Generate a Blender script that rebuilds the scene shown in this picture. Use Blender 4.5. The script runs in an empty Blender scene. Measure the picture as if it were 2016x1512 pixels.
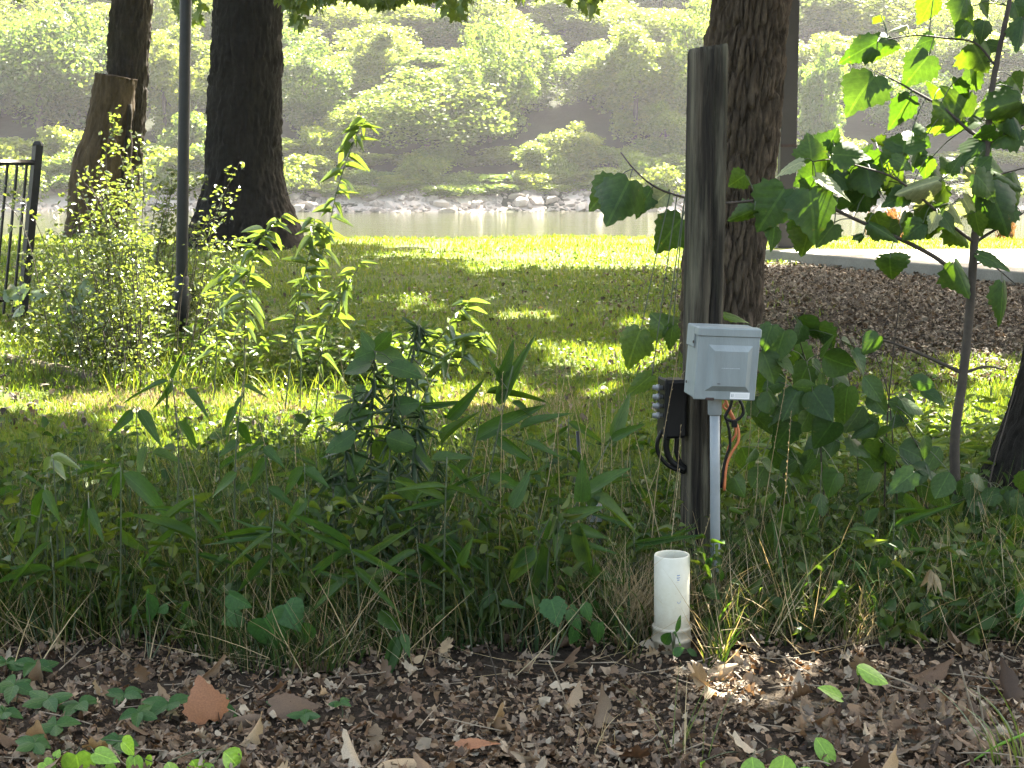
import bpy, math, random
import numpy as np
from mathutils import Matrix, Vector

# ------------------------------------------------------------------ camera, sky, sun, exposure
sc = bpy.context.scene
FPX, CX, CY = 3000.0, 1008.0, 756.0          # focal length and centre in photo pixels (2016 x 1512)
CAMZ = 1.54
PITCH = math.atan((CY - 330.0) / FPX)        # looking a little downwards
cam_d = bpy.data.cameras.new('camera')
cam = bpy.data.objects.new('camera', cam_d)
sc.collection.objects.link(cam)
cam.location = (0, 0, CAMZ)
cam.rotation_euler = (math.pi / 2 - PITCH, 0, 0)
cam_d.sensor_width = 36.0
cam_d.lens = 36.0 * FPX / 2016.0
cam_d.clip_start = 0.1
cam_d.clip_end = 1500.0
sc.camera = cam

SUN_AZ, SUN_EL = math.radians(28), math.radians(50)      # azimuth from +Y towards +X
SUNV = np.array([math.sin(SUN_AZ) * math.cos(SUN_EL), math.cos(SUN_AZ) * math.cos(SUN_EL), math.sin(SUN_EL)])
world = bpy.data.worlds.new('World')
sc.world = world
world.use_nodes = True
wn = world.node_tree
sky = wn.nodes.new('ShaderNodeTexSky')
sky.sky_type = 'NISHITA'
sky.sun_disc = False
sky.sun_elevation = SUN_EL
sky.sun_rotation = SUN_AZ
sky.dust_density = 4.0
sky.ozone_density = 0.3
sky_tint = wn.nodes.new('ShaderNodeMix')            # warm tint multiplied into the sky light in place of camera white balance
sky_tint.data_type = 'RGBA'; sky_tint.blend_type = 'MULTIPLY'; sky_tint.inputs[0].default_value = 1.0
sky_tint.inputs[7].default_value = (1.11, 1.0, 0.81, 1)
wn.links.new(sky.outputs[0], sky_tint.inputs[6])
wn.links.new(sky_tint.outputs[2], wn.nodes['Background'].inputs[0])
wn.nodes['Background'].inputs[1].default_value = 0.07
sun_d = bpy.data.lights.new('sun', 'SUN')
sun_d.energy = 5.0
sun_d.angle = math.radians(0.53)
sun_d.color = (1.0, 0.94, 0.78)
sun = bpy.data.objects.new('sun', sun_d)
sc.collection.objects.link(sun)
sun.rotation_euler = Vector(SUNV).to_track_quat('Z', 'Y').to_euler()
sun.location = (20, 30, 60)
sc.view_settings.view_transform = 'Standard'
sc.view_settings.look = 'None'
sc.view_settings.gamma = 1.0
sc.view_settings.use_curve_mapping = False
sc.view_settings.exposure = 4.0
sc.render.engine = 'CYCLES'
cy = sc.cycles
cy.use_denoising = True
cy.max_bounces = 6
cy.diffuse_bounces = 4
cy.glossy_bounces = 3
cy.transmission_bounces = 4
cy.transparent_max_bounces = 4
cy.volume_bounces = 0
cy.caustics_reflective = False
cy.caustics_refractive = False
cy.sample_clamp_indirect = 6.0
HAZE_DENSITY = 0.00025

R = np.random.default_rng(7)
rnd = random.Random(7)
PI = math.pi

# ------------------------------------------------------------------ maths helpers
cp, sp = math.cos(PITCH), math.sin(PITCH)
def ray(px, py):
    a = (np.asarray(px, float) - CX) / FPX
    b = -(np.asarray(py, float) - CY) / FPX
    return np.stack([a, cp + b * sp, -sp + b * cp], -1)
def W(px, py, d):
    """photo pixel + forward distance (world y, metres) -> world point"""
    r = ray(px, py)
    t = np.asarray(d, float) / r[..., 1]
    return r * t[..., None] + np.array([0, 0, CAMZ])
def project(p):
    q = np.asarray(p, float) - np.array([0, 0, CAMZ])
    f = q[..., 1] * cp - q[..., 2] * sp
    u = q[..., 1] * sp + q[..., 2] * cp
    f = np.where(np.abs(f) < 1e-6, 1e-6, f)
    return CX + FPX * q[..., 0] / f, CY - FPX * u / f, f
def ss(a, b, x):
    t = np.clip((np.asarray(x, float) - a) / (b - a), 0, 1)
    return t * t * (3 - 2 * t)
def unit(v):
    v = np.asarray(v, float)
    n = np.linalg.norm(v, axis=-1, keepdims=True)
    return v / np.where(n < 1e-9, 1, n)
def _hash(ix, iy, iz):
    h = (ix * 374761393 + iy * 668265263 + iz * 2147483647) & 0xffffffff
    h = ((h ^ (h >> 13)) * 1274126177) & 0xffffffff
    h = (h ^ (h >> 16)) & 0xffffffff
    return h / 4294967295.0
def vnoise(p):
    p = np.asarray(p, float)
    i = np.floor(p).astype(np.int64)
    f = p - i
    f = f * f * (3 - 2 * f)
    out = 0
    for dx in (0, 1):
        for dy in (0, 1):
            for dz in (0, 1):
                w = (f[..., 0] if dx else 1 - f[..., 0]) * (f[..., 1] if dy else 1 - f[..., 1]) * (f[..., 2] if dz else 1 - f[..., 2])
                out = out + w * _hash(i[..., 0] + dx, i[..., 1] + dy, i[..., 2] + dz)
    return out
def fbm(p, o=4):
    p = np.asarray(p, float)
    s, a, t = 0, 1.0, 0
    for k in range(o):
        s = s + a * vnoise(p * 2 ** k + 17.3 * k)
        t += a
        a *= 0.5
    return s / t
def worley2(u, v, per=None):
    """F2-F1 of a jittered 2-D cell grid; per = period of u in cells (wraps round a trunk)"""
    iu, iv = np.floor(u).astype(np.int64), np.floor(v).astype(np.int64)
    f1 = np.full(u.shape, 9.0); f2 = np.full(u.shape, 9.0)
    for du in (-1, 0, 1):
        for dv in (-1, 0, 1):
            cu, cv = iu + du, iv + dv
            hu = cu % per if per else cu
            jx = cu + 0.15 + 0.7 * _hash(hu, cv, 3 * np.ones_like(cu))
            jy = cv + 0.1 + 0.8 * _hash(hu, cv, 5 * np.ones_like(cu))
            d = np.hypot(u - jx, v - jy)
            nf1 = np.minimum(f1, d)
            f2 = np.minimum(f2, np.maximum(f1, d))
            f1 = nf1
    return f2 - f1

# ------------------------------------------------------------------ the lie of the land (heights in metres)
WATER_Z = -1.56
def crest_y(x):
    return 23.2 + 0.35 * np.sin(np.asarray(x) * 0.5) + 0.15 * np.sin(np.asarray(x) * 1.7)
def gz(x, y, rough=True):
    x = np.asarray(x, float); y = np.asarray(y, float)
    a = 0.48 * ss(8.5, 21, y)
    b = 0.455 * ss(7.2, 13.0, y)
    t = ss(0.6, 3.0, x)
    z = a * (1 - t) + b * t
    z = z + 0.22 * ss(-2.4, -4.6, x) * ss(7, 10, y) * (1 - ss(15, 20, y))
    cyl = crest_y(x)
    z = z - 2.9 * ss(cyl, cyl + 8.5, y)
    z = z - 1.6 * ss(31, 45, y)
    if rough:
        p = np.stack([x, y, np.zeros_like(x)], -1)
        z = z + 0.03 * (fbm(p * 1.3, 3) - 0.5) * (1 - 0.6 * ss(14, 18, y))
    return z
def hill_z(x, y):
    x = np.asarray(x, float); y = np.asarray(y, float)
    sh = shore_y(x)
    z = -3.2 + 1.4 * ss(sh - 14, sh, y) + 2.0 * ss(sh - 1, sh + 4.5, y)
    z = z + np.clip(y - sh - 4.5, 0, None) * 0.42
    return z + 1.6 * (fbm(np.stack([x * .06, y * .06, x * 0], -1), 2) - 0.5) * ss(sh + 4, sh + 14, y)
def shore_y(x):
    return 109.0 + 1.1 * np.sin(np.asarray(x) * 0.13) + 0.6 * np.sin(np.asarray(x) * 0.41 + 1)
def ground_at(px, py, surf=gz):
    """where the line of sight through a photo pixel meets the near ground"""
    r = ray(px, py)
    lo, hi = 2.0, 24.0
    px = np.asarray(px, float)
    best = np.full(px.shape, 23.0)
    found = np.zeros(px.shape, bool)
    for d in np.linspace(2.2, 24, 500):
        t = d / r[..., 1]
        X, Z = r[..., 0] * t, r[..., 2] * t + CAMZ
        hit = (Z <= surf(X, np.full(X.shape, d), False)) & ~found
        best = np.where(hit, d, best)
        found |= hit
    X = r[..., 0] * best / r[..., 1]
    return np.stack([X, best, surf(X, best)], -1)

# ------------------------------------------------------------------ mesh helpers
COL = sc.collection
LOC = {}
def mesh(name, V, F, mats, smooth=True, mi=None):
    """V (n,3); F list of int arrays of shape (m,k)"""
    V = np.ascontiguousarray(V, dtype=np.float32)
    me = bpy.data.meshes.new(name)
    F = [np.asarray(f, dtype=np.int32) for f in (F if isinstance(F, list) else [F])]
    F = [f for f in F if len(f)]
    nl = sum(f.size for f in F); npoly = sum(len(f) for f in F)
    me.vertices.add(len(V)); me.vertices.foreach_set('co', V.ravel())
    me.loops.add(nl); me.polygons.add(npoly)
    me.loops.foreach_set('vertex_index', np.concatenate([f.ravel() for f in F]).astype(np.int32))
    sizes = np.concatenate([np.full(len(f), f.shape[1], np.int32) for f in F])
    starts = np.concatenate([[0], np.cumsum(sizes)[:-1]]).astype(np.int32)
    me.polygons.foreach_set('loop_start', starts)
    me.polygons.foreach_set('use_smooth', np.full(npoly, smooth, dtype=bool))
    for m in (mats if isinstance(mats, (list, tuple)) else [mats]):
        me.materials.append(m)
    if mi is not None:
        me.polygons.foreach_set('material_index', np.asarray(mi, np.int32))
    me.update(calc_edges=True)
    me.validate()
    return me
def link(name, data, parent=None, basis=None):
    o = bpy.data.objects.new(name, data)
    COL.objects.link(o)
    if parent is not None:
        o.parent = parent
    if basis is not None:
        o.matrix_basis = basis
    return o
def worldloc(o):
    p = np.zeros(3)
    while o is not None:
        p = p + np.array(LOC.get(o.name, (0, 0, 0)))
        o = o.parent
    return p
def mk(name, V, F, mat, parent=None, smooth=True, origin=None):
    """mesh object from world-space vertices; origin: where a top-level object's own origin sits"""
    V = np.asarray(V, float)
    if parent is not None:
        o = link(name, mesh(name, V - worldloc(parent), F, mat, smooth), parent)
    else:
        og = np.asarray(origin if origin is not None else (0, 0, 0), float)
        o = link(name, mesh(name, V - og, F, mat, smooth))
        o.location = og
        LOC[o.name] = tuple(og)
    return o
def thing(name, at, label, cat, group=None):
    o = bpy.data.objects.new(name, None)
    COL.objects.link(o)
    o.empty_display_size = 0.1
    o.location = tuple(float(v) for v in at)
    LOC[o.name] = tuple(float(v) for v in at)
    return tag(o, label, cat, group)
def tag(o, label, cat, group=None):
    o['label'] = label; o['category'] = cat
    if group: o['group'] = group
    return o
def kind(o, k, label=None, cat=None):
    o['kind'] = k
    if label: o['label'] = label
    if cat: o['category'] = cat
    return o
def place(name, me, parent, M):
    """an instance of a shared mesh at world matrix M (4x4 numpy) under parent"""
    pl = worldloc(parent) if parent is not None else np.zeros(3)
    M = np.array(M, float)
    M[:3, 3] -= pl
    return link(name, me, parent, Matrix(M.tolist()))

def merge(parts):
    Vs, Fs, off = [], {}, 0
    for V, F in parts:
        Vs.append(np.asarray(V, float))
        for f in (F if isinstance(F, list) else [F]):
            f = np.asarray(f, np.int64)
            if len(f):
                Fs.setdefault(f.shape[1], []).append(f + off)
        off += len(V)
    return np.concatenate(Vs), [np.concatenate(v) for v in Fs.values()]
def box(c, s, rot=None, bevel=0.0):
    """box with (optionally) chamfered vertical+horizontal edges: c centre, s full sizes"""
    c = np.asarray(c, float); h = np.asarray(s, float) / 2
    if bevel <= 0:
        V = np.array([[x, y, z] for z in (-1, 1) for y in (-1, 1) for x in (-1, 1)], float) * h
        F = [np.array([[0, 2, 3, 1], [4, 5, 7, 6], [0, 1, 5, 4], [2, 6, 7, 3], [0, 4, 6, 2], [1, 3, 7, 5]])]
    else:
        b = min(bevel, h.min() * 0.9)
        V = []
        for sx in (-1, 1):
            for sy in (-1, 1):
                for sz in (-1, 1):
                    for a in range(3):
                        q = np.array([sx, sy, sz]) * (h - b)
                        q[a] += (sx, sy, sz)[a] * b
                        V.append(q)
        V = np.array(V)
        # convex hull by normals via bmesh
        import bmesh
        bm = bmesh.new()
        for v in V: bm.verts.new(v)
        bmesh.ops.convex_hull(bm, input=bm.verts)
        bmesh.ops.dissolve_limit(bm, angle_limit=0.01, verts=bm.verts, edges=bm.edges)
        bm.verts.index_update()
        V = np.array([v.co[:] for v in bm.verts])
        fs = {}
        for f in bm.faces: fs.setdefault(len(f.verts), []).append([v.index for v in f.verts])
        F = [np.array(v) for v in fs.values()]
        bm.free()
    if rot is not None:
        V = V @ np.asarray(rot, float).T
    return V + c, F
def rotz(a):
    c, s = math.cos(a), math.sin(a)
    return np.array([[c, -s, 0], [s, c, 0], [0, 0, 1.0]])
def roty(a):
    c, s = math.cos(a), math.sin(a)
    return np.array([[c, 0, s], [0, 1, 0], [-s, 0, c]])
def rotx(a):
    c, s = math.cos(a), math.sin(a)
    return np.array([[1, 0, 0], [0, c, -s], [0, s, c]])
def smooth_path(P, n):
    P = np.asarray(P, float)
    if len(P) < 3:
        t = np.linspace(0, 1, n)[:, None]
        return P[0] * (1 - t) + P[-1] * t
    Q = np.vstack([2 * P[0] - P[1], P, 2 * P[-1] - P[-2]])
    out = []
    T = np.linspace(0, len(P) - 1 - 1e-9, n)
    for t in T:
        i = int(t); u = t - i
        p0, p1, p2, p3 = Q[i], Q[i + 1], Q[i + 2], Q[i + 3]
        out.append(0.5 * ((2 * p1) + (-p0 + p2) * u + (2 * p0 - 5 * p1 + 4 * p2 - p3) * u * u + (-p0 + 3 * p1 - 3 * p2 + p3) * u ** 3))
    return np.array(out)
def tube(P, rad, n=8, caps=True):
    P = np.asarray(P, float); m = len(P)
    rad = np.broadcast_to(np.asarray(rad, float), (m,))
    T = unit(np.gradient(P, axis=0))
    up = np.array([0, 0, 1.0]) if abs(T[0][2]) < 0.9 else np.array([1.0, 0, 0])
    X = unit(np.cross(T[0], up)); Vs = []
    a = np.linspace(0, 2 * PI, n, endpoint=False)
    for i in range(m):
        X = unit(X - T[i] * np.dot(X, T[i])); Y = np.cross(T[i], X)
        Vs.append(P[i] + rad[i] * (np.cos(a)[:, None] * X + np.sin(a)[:, None] * Y))
    V = np.concatenate(Vs)
    i, j = np.meshgrid(np.arange(m - 1), np.arange(n), indexing='ij')
    F = np.stack([i * n + j, i * n + (j + 1) % n, (i + 1) * n + (j + 1) % n, (i + 1) * n + j], -1).reshape(-1, 4)
    Fs = [F]
    if caps:
        V = np.vstack([V, P[0], P[-1]])
        k = np.arange(n)
        Fs.append(np.concatenate([np.stack([np.full(n, m * n), (k + 1) % n, k], -1),
                                  np.stack([np.full(n, m * n + 1), (m - 1) * n + k, (m - 1) * n + (k + 1) % n], -1)]))
    return V, Fs
def basis_from(y, nrm):
    """columns: x (width), y (length), z (normal); batched"""
    y = unit(y)
    z = nrm - y * np.sum(nrm * y, -1, keepdims=True)
    z = unit(z)
    x = np.cross(y, z)
    return np.stack([x, y, z], -1)
def scatter(T, pos, B, scale):
    """copies of template T=(V,[F]) at pos (N,3), frames B (N,3,3), scale (N,3)"""
    V, F = T
    N, n = len(pos), len(V)
    S = V[None] * scale[:, None, :]
    out = np.einsum('nij,nkj->nki', B, S) + pos[:, None, :]
    Fs = []
    for f in (F if isinstance(F, list) else [F]):
        f = np.asarray(f, np.int64)
        Fs.append((f[None] + (np.arange(N) * n)[:, None, None]).reshape(-1, f.shape[1]))
    return out.reshape(-1, 3), Fs
def rdir(n, up=0.0):
    v = R.normal(size=(n, 3)); v[:, 2] += up
    return unit(v)
# ------------------------------------------------------------------ materials (all procedural)
def newmat(name):
    m = bpy.data.materials.new(name)
    m.use_nodes = True
    nt = m.node_tree
    return m, nt, nt.nodes['Principled BSDF'], nt.nodes['Material Output']
def nd(nt, t, **kw):
    n = nt.nodes.new(t)
    for k, v in kw.items(): setattr(n, k, v)
    return n
def ramp(nt, fac, stops):
    r = nd(nt, 'ShaderNodeValToRGB')
    el = r.color_ramp.elements
    while len(el) < len(stops): el.new(0.5)
    for e, (p, c) in zip(el, stops):
        e.position = p; e.color = (*c, 1)
    nt.links.new(fac, r.inputs[0])
    return r.outputs[0]
def noise(nt, vec, scale, detail=4, rough=0.6, stretch=None):
    n = nd(nt, 'ShaderNodeTexNoise')
    n.inputs['Scale'].default_value = scale
    n.inputs['Detail'].default_value = detail
    n.inputs['Roughness'].default_value = rough
    if stretch is not None:
        mp = nd(nt, 'ShaderNodeMapping')
        mp.inputs['Scale'].default_value = stretch
        nt.links.new(vec, mp.inputs[0]); vec = mp.outputs[0]
    nt.links.new(vec, n.inputs['Vector'])
    return n.outputs['Fac']
def math2(nt, op, a, b):
    n = nd(nt, 'ShaderNodeMath', operation=op)
    for i, v in enumerate((a, b)):
        if isinstance(v, (int, float)): n.inputs[i].default_value = v
        else: nt.links.new(v, n.inputs[i])
    return n.outputs[0]
def mixc(nt, fac, a, b, mode='MIX'):
    n = nd(nt, 'ShaderNodeMix', data_type='RGBA', blend_type=mode)
    for s, v in ((n.inputs[0], fac), (n.inputs[6], a), (n.inputs[7], b)):
        if isinstance(v, (int, float)): s.default_value = v
        elif isinstance(v, tuple): s.default_value = (*v, 1)
        else: nt.links.new(v, s)
    return n.outputs[2]
def bump(nt, h, dist, strength=1.0):
    b = nd(nt, 'ShaderNodeBump')
    b.inputs['Strength'].default_value = strength
    b.inputs['Distance'].default_value = dist
    nt.links.new(h, b.inputs['Height'])
    return b.outputs[0]
def objco(nt):
    return nd(nt, 'ShaderNodeTexCoord').outputs['Object']
def leafmat(name, cols, trans=0.42, tcol=(1.5, 1.45, 0.55), rough=0.42, spec=0.45, mottle=12.0, veins=0, spots=0.0, objvar=False):
    """leaf: diffuse + light let through; colours picked per leaf"""
    m, nt, bs, out = newmat(name)
    g = nd(nt, 'ShaderNodeNewGeometry').outputs['Random Per Island']
    oi = nd(nt, 'ShaderNodeObjectInfo').outputs['Random']
    f = math2(nt, 'FRACT', math2(nt, 'ADD', g, oi), 0.0)
    k = len(cols)
    c = ramp(nt, f, [(i / max(1, k - 1), cc) for i, cc in enumerate(cols)])
    nz = noise(nt, objco(nt), mottle, 3)
    c = mixc(nt, 0.55, c, mixc(nt, 1.0, c, ramp(nt, nz, [(0.3, (0.55, 0.55, 0.5)), (0.7, (1.3, 1.25, 1.2))]), 'MULTIPLY'))
    if objvar:                                    # whole trees differ in tone
        c = mixc(nt, 1.0, c, ramp(nt, oi, [(0, (.62, .74, .72)), (.35, (1.0, 1.0, .9)), (.7, (1.25, 1.15, .85)), (1, (.80, .95, .85))]), 'MULTIPLY')
    if spots:
        sn = noise(nt, objco(nt), 5.0, 5, .7)
        c = mixc(nt, ramp(nt, sn, [(.60, (0, 0, 0)), (.70, (spots, spots, spots))]), c, (.13, .085, .03))
    if veins:                                     # midrib and side veins, in the leaf's own coordinates
        sx = nd(nt, 'ShaderNodeSeparateXYZ'); nt.links.new(objco(nt), sx.inputs[0])
        ax = math2(nt, 'ABSOLUTE', sx.outputs['X'], 0)
        mid = math2(nt, 'LESS_THAN', ax, .022)
        ph = math2(nt, 'SINE', math2(nt, 'MULTIPLY', math2(nt, 'SUBTRACT', sx.outputs['Y'], math2(nt, 'MULTIPLY', ax, .75)), float(veins)), 0)
        sv = math2(nt, 'GREATER_THAN', ph, .93)
        v = math2(nt, 'MAXIMUM', mid, math2(nt, 'MULTIPLY', sv, .28))
        c = mixc(nt, math2(nt, 'MULTIPLY', v, .55), c, mixc(nt, 1.0, c, (2.1, 1.9, 1.7), 'MULTIPLY'))
        nt.links.new(bump(nt, math2(nt, 'MULTIPLY', math2(nt, 'ADD', ph, math2(nt, 'MULTIPLY', mid, -2.0)), -1), .0012, .22), bs.inputs['Normal'])
    nt.links.new(c, bs.inputs['Base Color'])
    bs.inputs['Roughness'].default_value = rough
    bs.inputs['Specular IOR Level'].default_value = spec
    tb = nd(nt, 'ShaderNodeBsdfTranslucent')
    nt.links.new(mixc(nt, 1.0, c, tcol, 'MULTIPLY'), tb.inputs[0])
    mx = nd(nt, 'ShaderNodeMixShader')
    mx.inputs[0].default_value = trans
    nt.links.new(bs.outputs[0], mx.inputs[1]); nt.links.new(tb.outputs[0], mx.inputs[2])
    nt.links.new(mx.outputs[0], out.inputs[0])
    return m
def plain(name, col, rough=0.6, metallic=0.0, var=0.25, scale=8.0, bmp=0.0, bscale=40.0, spec=0.5, stretch=None):
    m, nt, bs, out = newmat(name)
    oc = objco(nt)
    n1 = noise(nt, oc, scale, 5, stretch=stretch)
    lo = tuple(c * (1 - var) for c in col); hi = tuple(min(1, c * (1 + var)) for c in col)
    nt.links.new(ramp(nt, n1, [(0.3, lo), (0.7, hi)]), bs.inputs['Base Color'])
    bs.inputs['Roughness'].default_value = rough
    bs.inputs['Metallic'].default_value = metallic
    bs.inputs['Specular IOR Level'].default_value = spec
    if bmp:
        nt.links.new(bump(nt, noise(nt, oc, bscale, 4, stretch=stretch), bmp), bs.inputs['Normal'])
    return m

M = {}
# leaves
M['far_leaf'] = leafmat('far_foliage', [(.085, .125, .026), (.14, .18, .040), (.11, .16, .045), (.17, .20, .055)], .55, (1.5, 1.5, .75), .5, .4, 1.2, objvar=True)
M['far_shrub'] = leafmat('shore_shrub_foliage', [(.11, .16, .026), (.16, .205, .034), (.13, .18, .045)], .5, (1.5, 1.5, .6), .5, .4, 2.0, objvar=True)
M['canopy'] = leafmat('canopy_leaf', [(.055, .095, .02), (.085, .125, .025), (.05, .09, .03)], .45, (1.7, 1.6, .5))
M['sycamore'] = leafmat('sycamore_leaf', [(.026, .060, .014), (.040, .078, .018), (.022, .052, .015), (.050, .088, .020)], .42, (2.3, 2.2, .35), .45, .28, 9, 38, .5)
M['pale_leaf'] = leafmat('sycamore_leaf_sunlit_tone', [(.20, .23, .12), (.24, .26, .15)], .35, (1.2, 1.2, .6), .5, .4, 9, 38, .4)  # paler copy of the sycamore leaf, sunlight on the leaf painted into its colour
M['cane'] = leafmat('cane_leaf', [(.022, .056, .014), (.036, .076, .018), (.028, .064, .018), (.048, .086, .020)], .40, (1.9, 1.9, .4), .45, .25, 14, 3, .55)
M['cane_stuff'] = leafmat('broad_grass_blade', [(.022, .056, .014), (.036, .076, .018), (.05, .085, .03), (.07, .09, .04)], .40, (1.9, 1.9, .4), .48, .2, 8)
M['lance'] = leafmat('willow_leaf', [(.075, .115, .035), (.10, .14, .04), (.085, .13, .05)], .40, (1.5, 1.5, .5), .24, .9, 14)
M['shrub'] = leafmat('small_shrub_leaf', [(.075, .105, .040), (.11, .135, .055), (.09, .12, .048)], .40, (1.6, 1.6, .5), .26, .8, 14)
M['vine'] = leafmat('vine_leaf', [(.018, .045, .013), (.030, .062, .018), (.038, .075, .02), (.024, .055, .018)], .38, (1.9, 1.9, .4), .45, .25, 10, 34, .4)
M['weed'] = leafmat('low_weed_leaf', [(.017, .044, .010), (.034, .066, .015), (.050, .085, .020), (.075, .10, .026), (.012, .032, .008)], .38, (1.9, 1.9, .4), .48, .2, 10)
M['goldenrod'] = leafmat('goldenrod_leaf', [(.020, .042, .017), (.030, .056, .021), (.024, .048, .022)], .35, (1.5, 1.6, .5), .5, .4, 14)
M['creeper'] = leafmat('creeper_leaf', [(.026, .072, .020), (.038, .090, .024), (.030, .080, .026)], .38, (1.6, 1.7, .5), .5, .22, 10, 36, .3)
M['lime'] = leafmat('greenbrier_leaf_brightened', [(.17, .32, .042), (.20, .36, .046), (.15, .29, .045)], .45, (1.3, 1.3, .5), .42, .45, 8, 24, .25)  # yellow-green leaf colour, brightened to stand in for light falling on it
M['grass'] = leafmat('tall_grass_blade', [(.026, .052, .012), (.013, .030, .007), (.060, .075, .022), (.022, .050, .012), (.16, .135, .07), (.008, .020, .005), (.040, .070, .018), (.05, .08, .03)], .40, (1.6, 1.7, .4), .55, .2, 6)
M['fine'] = leafmat('fine_grass_blade', [(.055, .095, .02), (.085, .12, .028), (.04, .08, .018), (.16, .14, .07)], .4, (1.6, 1.6, .4), .45, .3, 6)
M['lawn_blade'] = leafmat('lawn_blade', [(.065, .118, .018), (.095, .150, .026), (.15, .17, .04), (.075, .130, .020), (.12, .16, .03)], .42, (1.5, 1.4, .45), .5, .3, 5)
M['clover'] = leafmat('ground_cover_leaf', [(.055, .10, .024), (.08, .125, .03), (.10, .14, .035)], .40, (1.5, 1.5, .5), .5, .4, 7)
M['straw'] = leafmat('dry_straw', [(.30, .235, .13), (.36, .29, .17), (.22, .17, .10), (.40, .34, .22)], .25, (1.2, 1.1, .8), .6, .3, 6)
M['litter'] = leafmat('dead_leaf', [(.095, .058, .033), (.165, .112, .070), (.034, .021, .013), (.235, .172, .110), (.072, .044, .026), (.30, .255, .19), (.125, .076, .045), (.026, .016, .010), (.18, .142, .108)], .15, (1.3, .95, .6), .65, .3, 30)
M['litter_dark'] = leafmat('dead_leaf_mulch', [(.055, .041, .028), (.095, .072, .050), (.030, .022, .015), (.14, .108, .074), (.20, .17, .13), (.022, .016, .011)], .10, (1.3, .95, .6), .7, .3, 25)
M['rust_leaf'] = leafmat('rusty_dead_leaf', [(.20, .088, .042), (.24, .11, .055)], .18, (1.2, .9, .5), .6, .35, 30)
M['tan_leaf'] = leafmat('tan_dead_leaf', [(.27, .19, .11), (.31, .23, .14)], .18, (1.2, .95, .6), .6, .35, 30)
M['orange_bush'] = leafmat('orange_foliage', [(.20, .10, .05), (.22, .13, .06), (.15, .12, .05)], .35, (1.2, .9, .5), .6, .3, 6)
M['stem'] = plain('green_stem', (.034, .048, .018), .6, var=.3, scale=20)
M['brown_stem'] = plain('brown_stem', (.034, .025, .017), .8, var=.35, scale=25, bmp=.002, bscale=60)
M['twig'] = plain('dead_twig', (.17, .135, .095), .8, var=.35, scale=18)
# bark
def bark(name, dark, light, moss=None, scale=14.0):
    m, nt, bs, out = newmat(name)
    oc = objco(nt)
    n1 = noise(nt, oc, scale, 6, .65, (1, 1, .25))
    n2 = noise(nt, oc, scale * 4, 5, .7, (1, 1, .35))
    c = ramp(nt, n1, [(.3, dark), (.55, tuple((a + b) / 2 for a, b in zip(dark, light))), (.75, light)])
    c = mixc(nt, .5, c, mixc(nt, 1.0, c, ramp(nt, n2, [(.3, (.5, .5, .5)), (.7, (1.4, 1.4, 1.4))]), 'MULTIPLY'))
    if moss:
        n3 = noise(nt, oc, 2.2, 4)
        c = mixc(nt, ramp(nt, n3, [(.55, (0, 0, 0)), (.72, (.6, .6, .6))]), c, moss)
    nt.links.new(c, bs.inputs['Base Color'])
    bs.inputs['Roughness'].default_value = .92
    bs.inputs['Specular IOR Level'].default_value = .2
    nt.links.new(bump(nt, math2(nt, 'ADD', n1, n2), .012), bs.inputs['Normal'])
    return m
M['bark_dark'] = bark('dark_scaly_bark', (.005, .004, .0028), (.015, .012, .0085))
M['bark_oak'] = bark('furrowed_oak_bark', (.024, .0175, .012), (.115, .085, .061), None, 22)
M['bark_left'] = bark('grey_brown_bark', (.009, .007, .0046), (.032, .024, .016))
M['bark_far'] = bark('far_bark', (.06, .05, .04), (.16, .13, .11), None, 3)
M['heartwood'] = bark('bare_weathered_wood', (.022, .015, .009), (.085, .058, .034), None, 9)
# weathered post wood
def postwood():
    m, nt, bs, out = newmat('weathered_post_wood')
    oc = objco(nt)
    g = noise(nt, oc, 30, 6, .65, (1, 1, .05))
    g2 = noise(nt, oc, 90, 4, .6, (1, 1, .04))
    p = noise(nt, oc, 16, 5, .62, (1, 1, .10))
    c = ramp(nt, g, [(.34, (.0028, .0022, .0015)), (.5, (.020, .0165, .011)), (.66, (.074, .062, .043))])
    c = mixc(nt, ramp(nt, p, [(.50, (0, 0, 0)), (.66, (.75, .75, .75))]), c, (.105, .098, .068))
    p2 = noise(nt, oc, 9, 4, .6, (1, 1, .16))
    c = mixc(nt, ramp(nt, p2, [(.5, (0, 0, 0)), (.7, (.55, .55, .55))]), c, (.030, .036, .015))
    c = mixc(nt, ramp(nt, g2, [(.3, (.55, .55, .55)), (.42, (0, 0, 0))]), c, (.02, .017, .012))
    nt.links.new(c, bs.inputs['Base Color'])
    bs.inputs['Roughness'].default_value = .88
    bs.inputs['Specular IOR Level'].default_value = .25
    nt.links.new(bump(nt, math2(nt, 'ADD', g, g2), .012), bs.inputs['Normal'])
    return m
M['post'] = postwood()
M['black_metal'] = plain('black_painted_metal', (.008, .0085, .0095), .5, var=.35, scale=9, bmp=.0006, bscale=120, spec=.3)
M['column'] = plain('brown_painted_steel', (.019, .015, .013), .55, var=.22, scale=5, bmp=.0006, bscale=90)
M['column_dark'] = plain('dark_steel_web', (.007, .006, .0055), .6, var=.2, scale=5)
M['box_grey'] = plain('grey_painted_box', (.170, .195, .200), .5, var=.14, scale=16, bmp=.0008, bscale=160, spec=.45, stretch=(1, 1, .22))
M['box_side'] = M['box_grey']
M['conduit'] = plain('grey_conduit', (.20, .22, .235), .5, var=.12, scale=14, spec=.45)
M['sticker'] = plain('white_sticker', (.62, .62, .62), .5, var=.03, scale=20)
M['ink'] = plain('dark_ink', (.06, .06, .07), .6, var=.1)
M['soft_ink'] = plain('faded_grey_ink', (.30, .32, .34), .6, var=.1)
M['blue_ink'] = plain('faded_blue_ink', (.15, .20, .32), .5, var=.12, scale=160)
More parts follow.
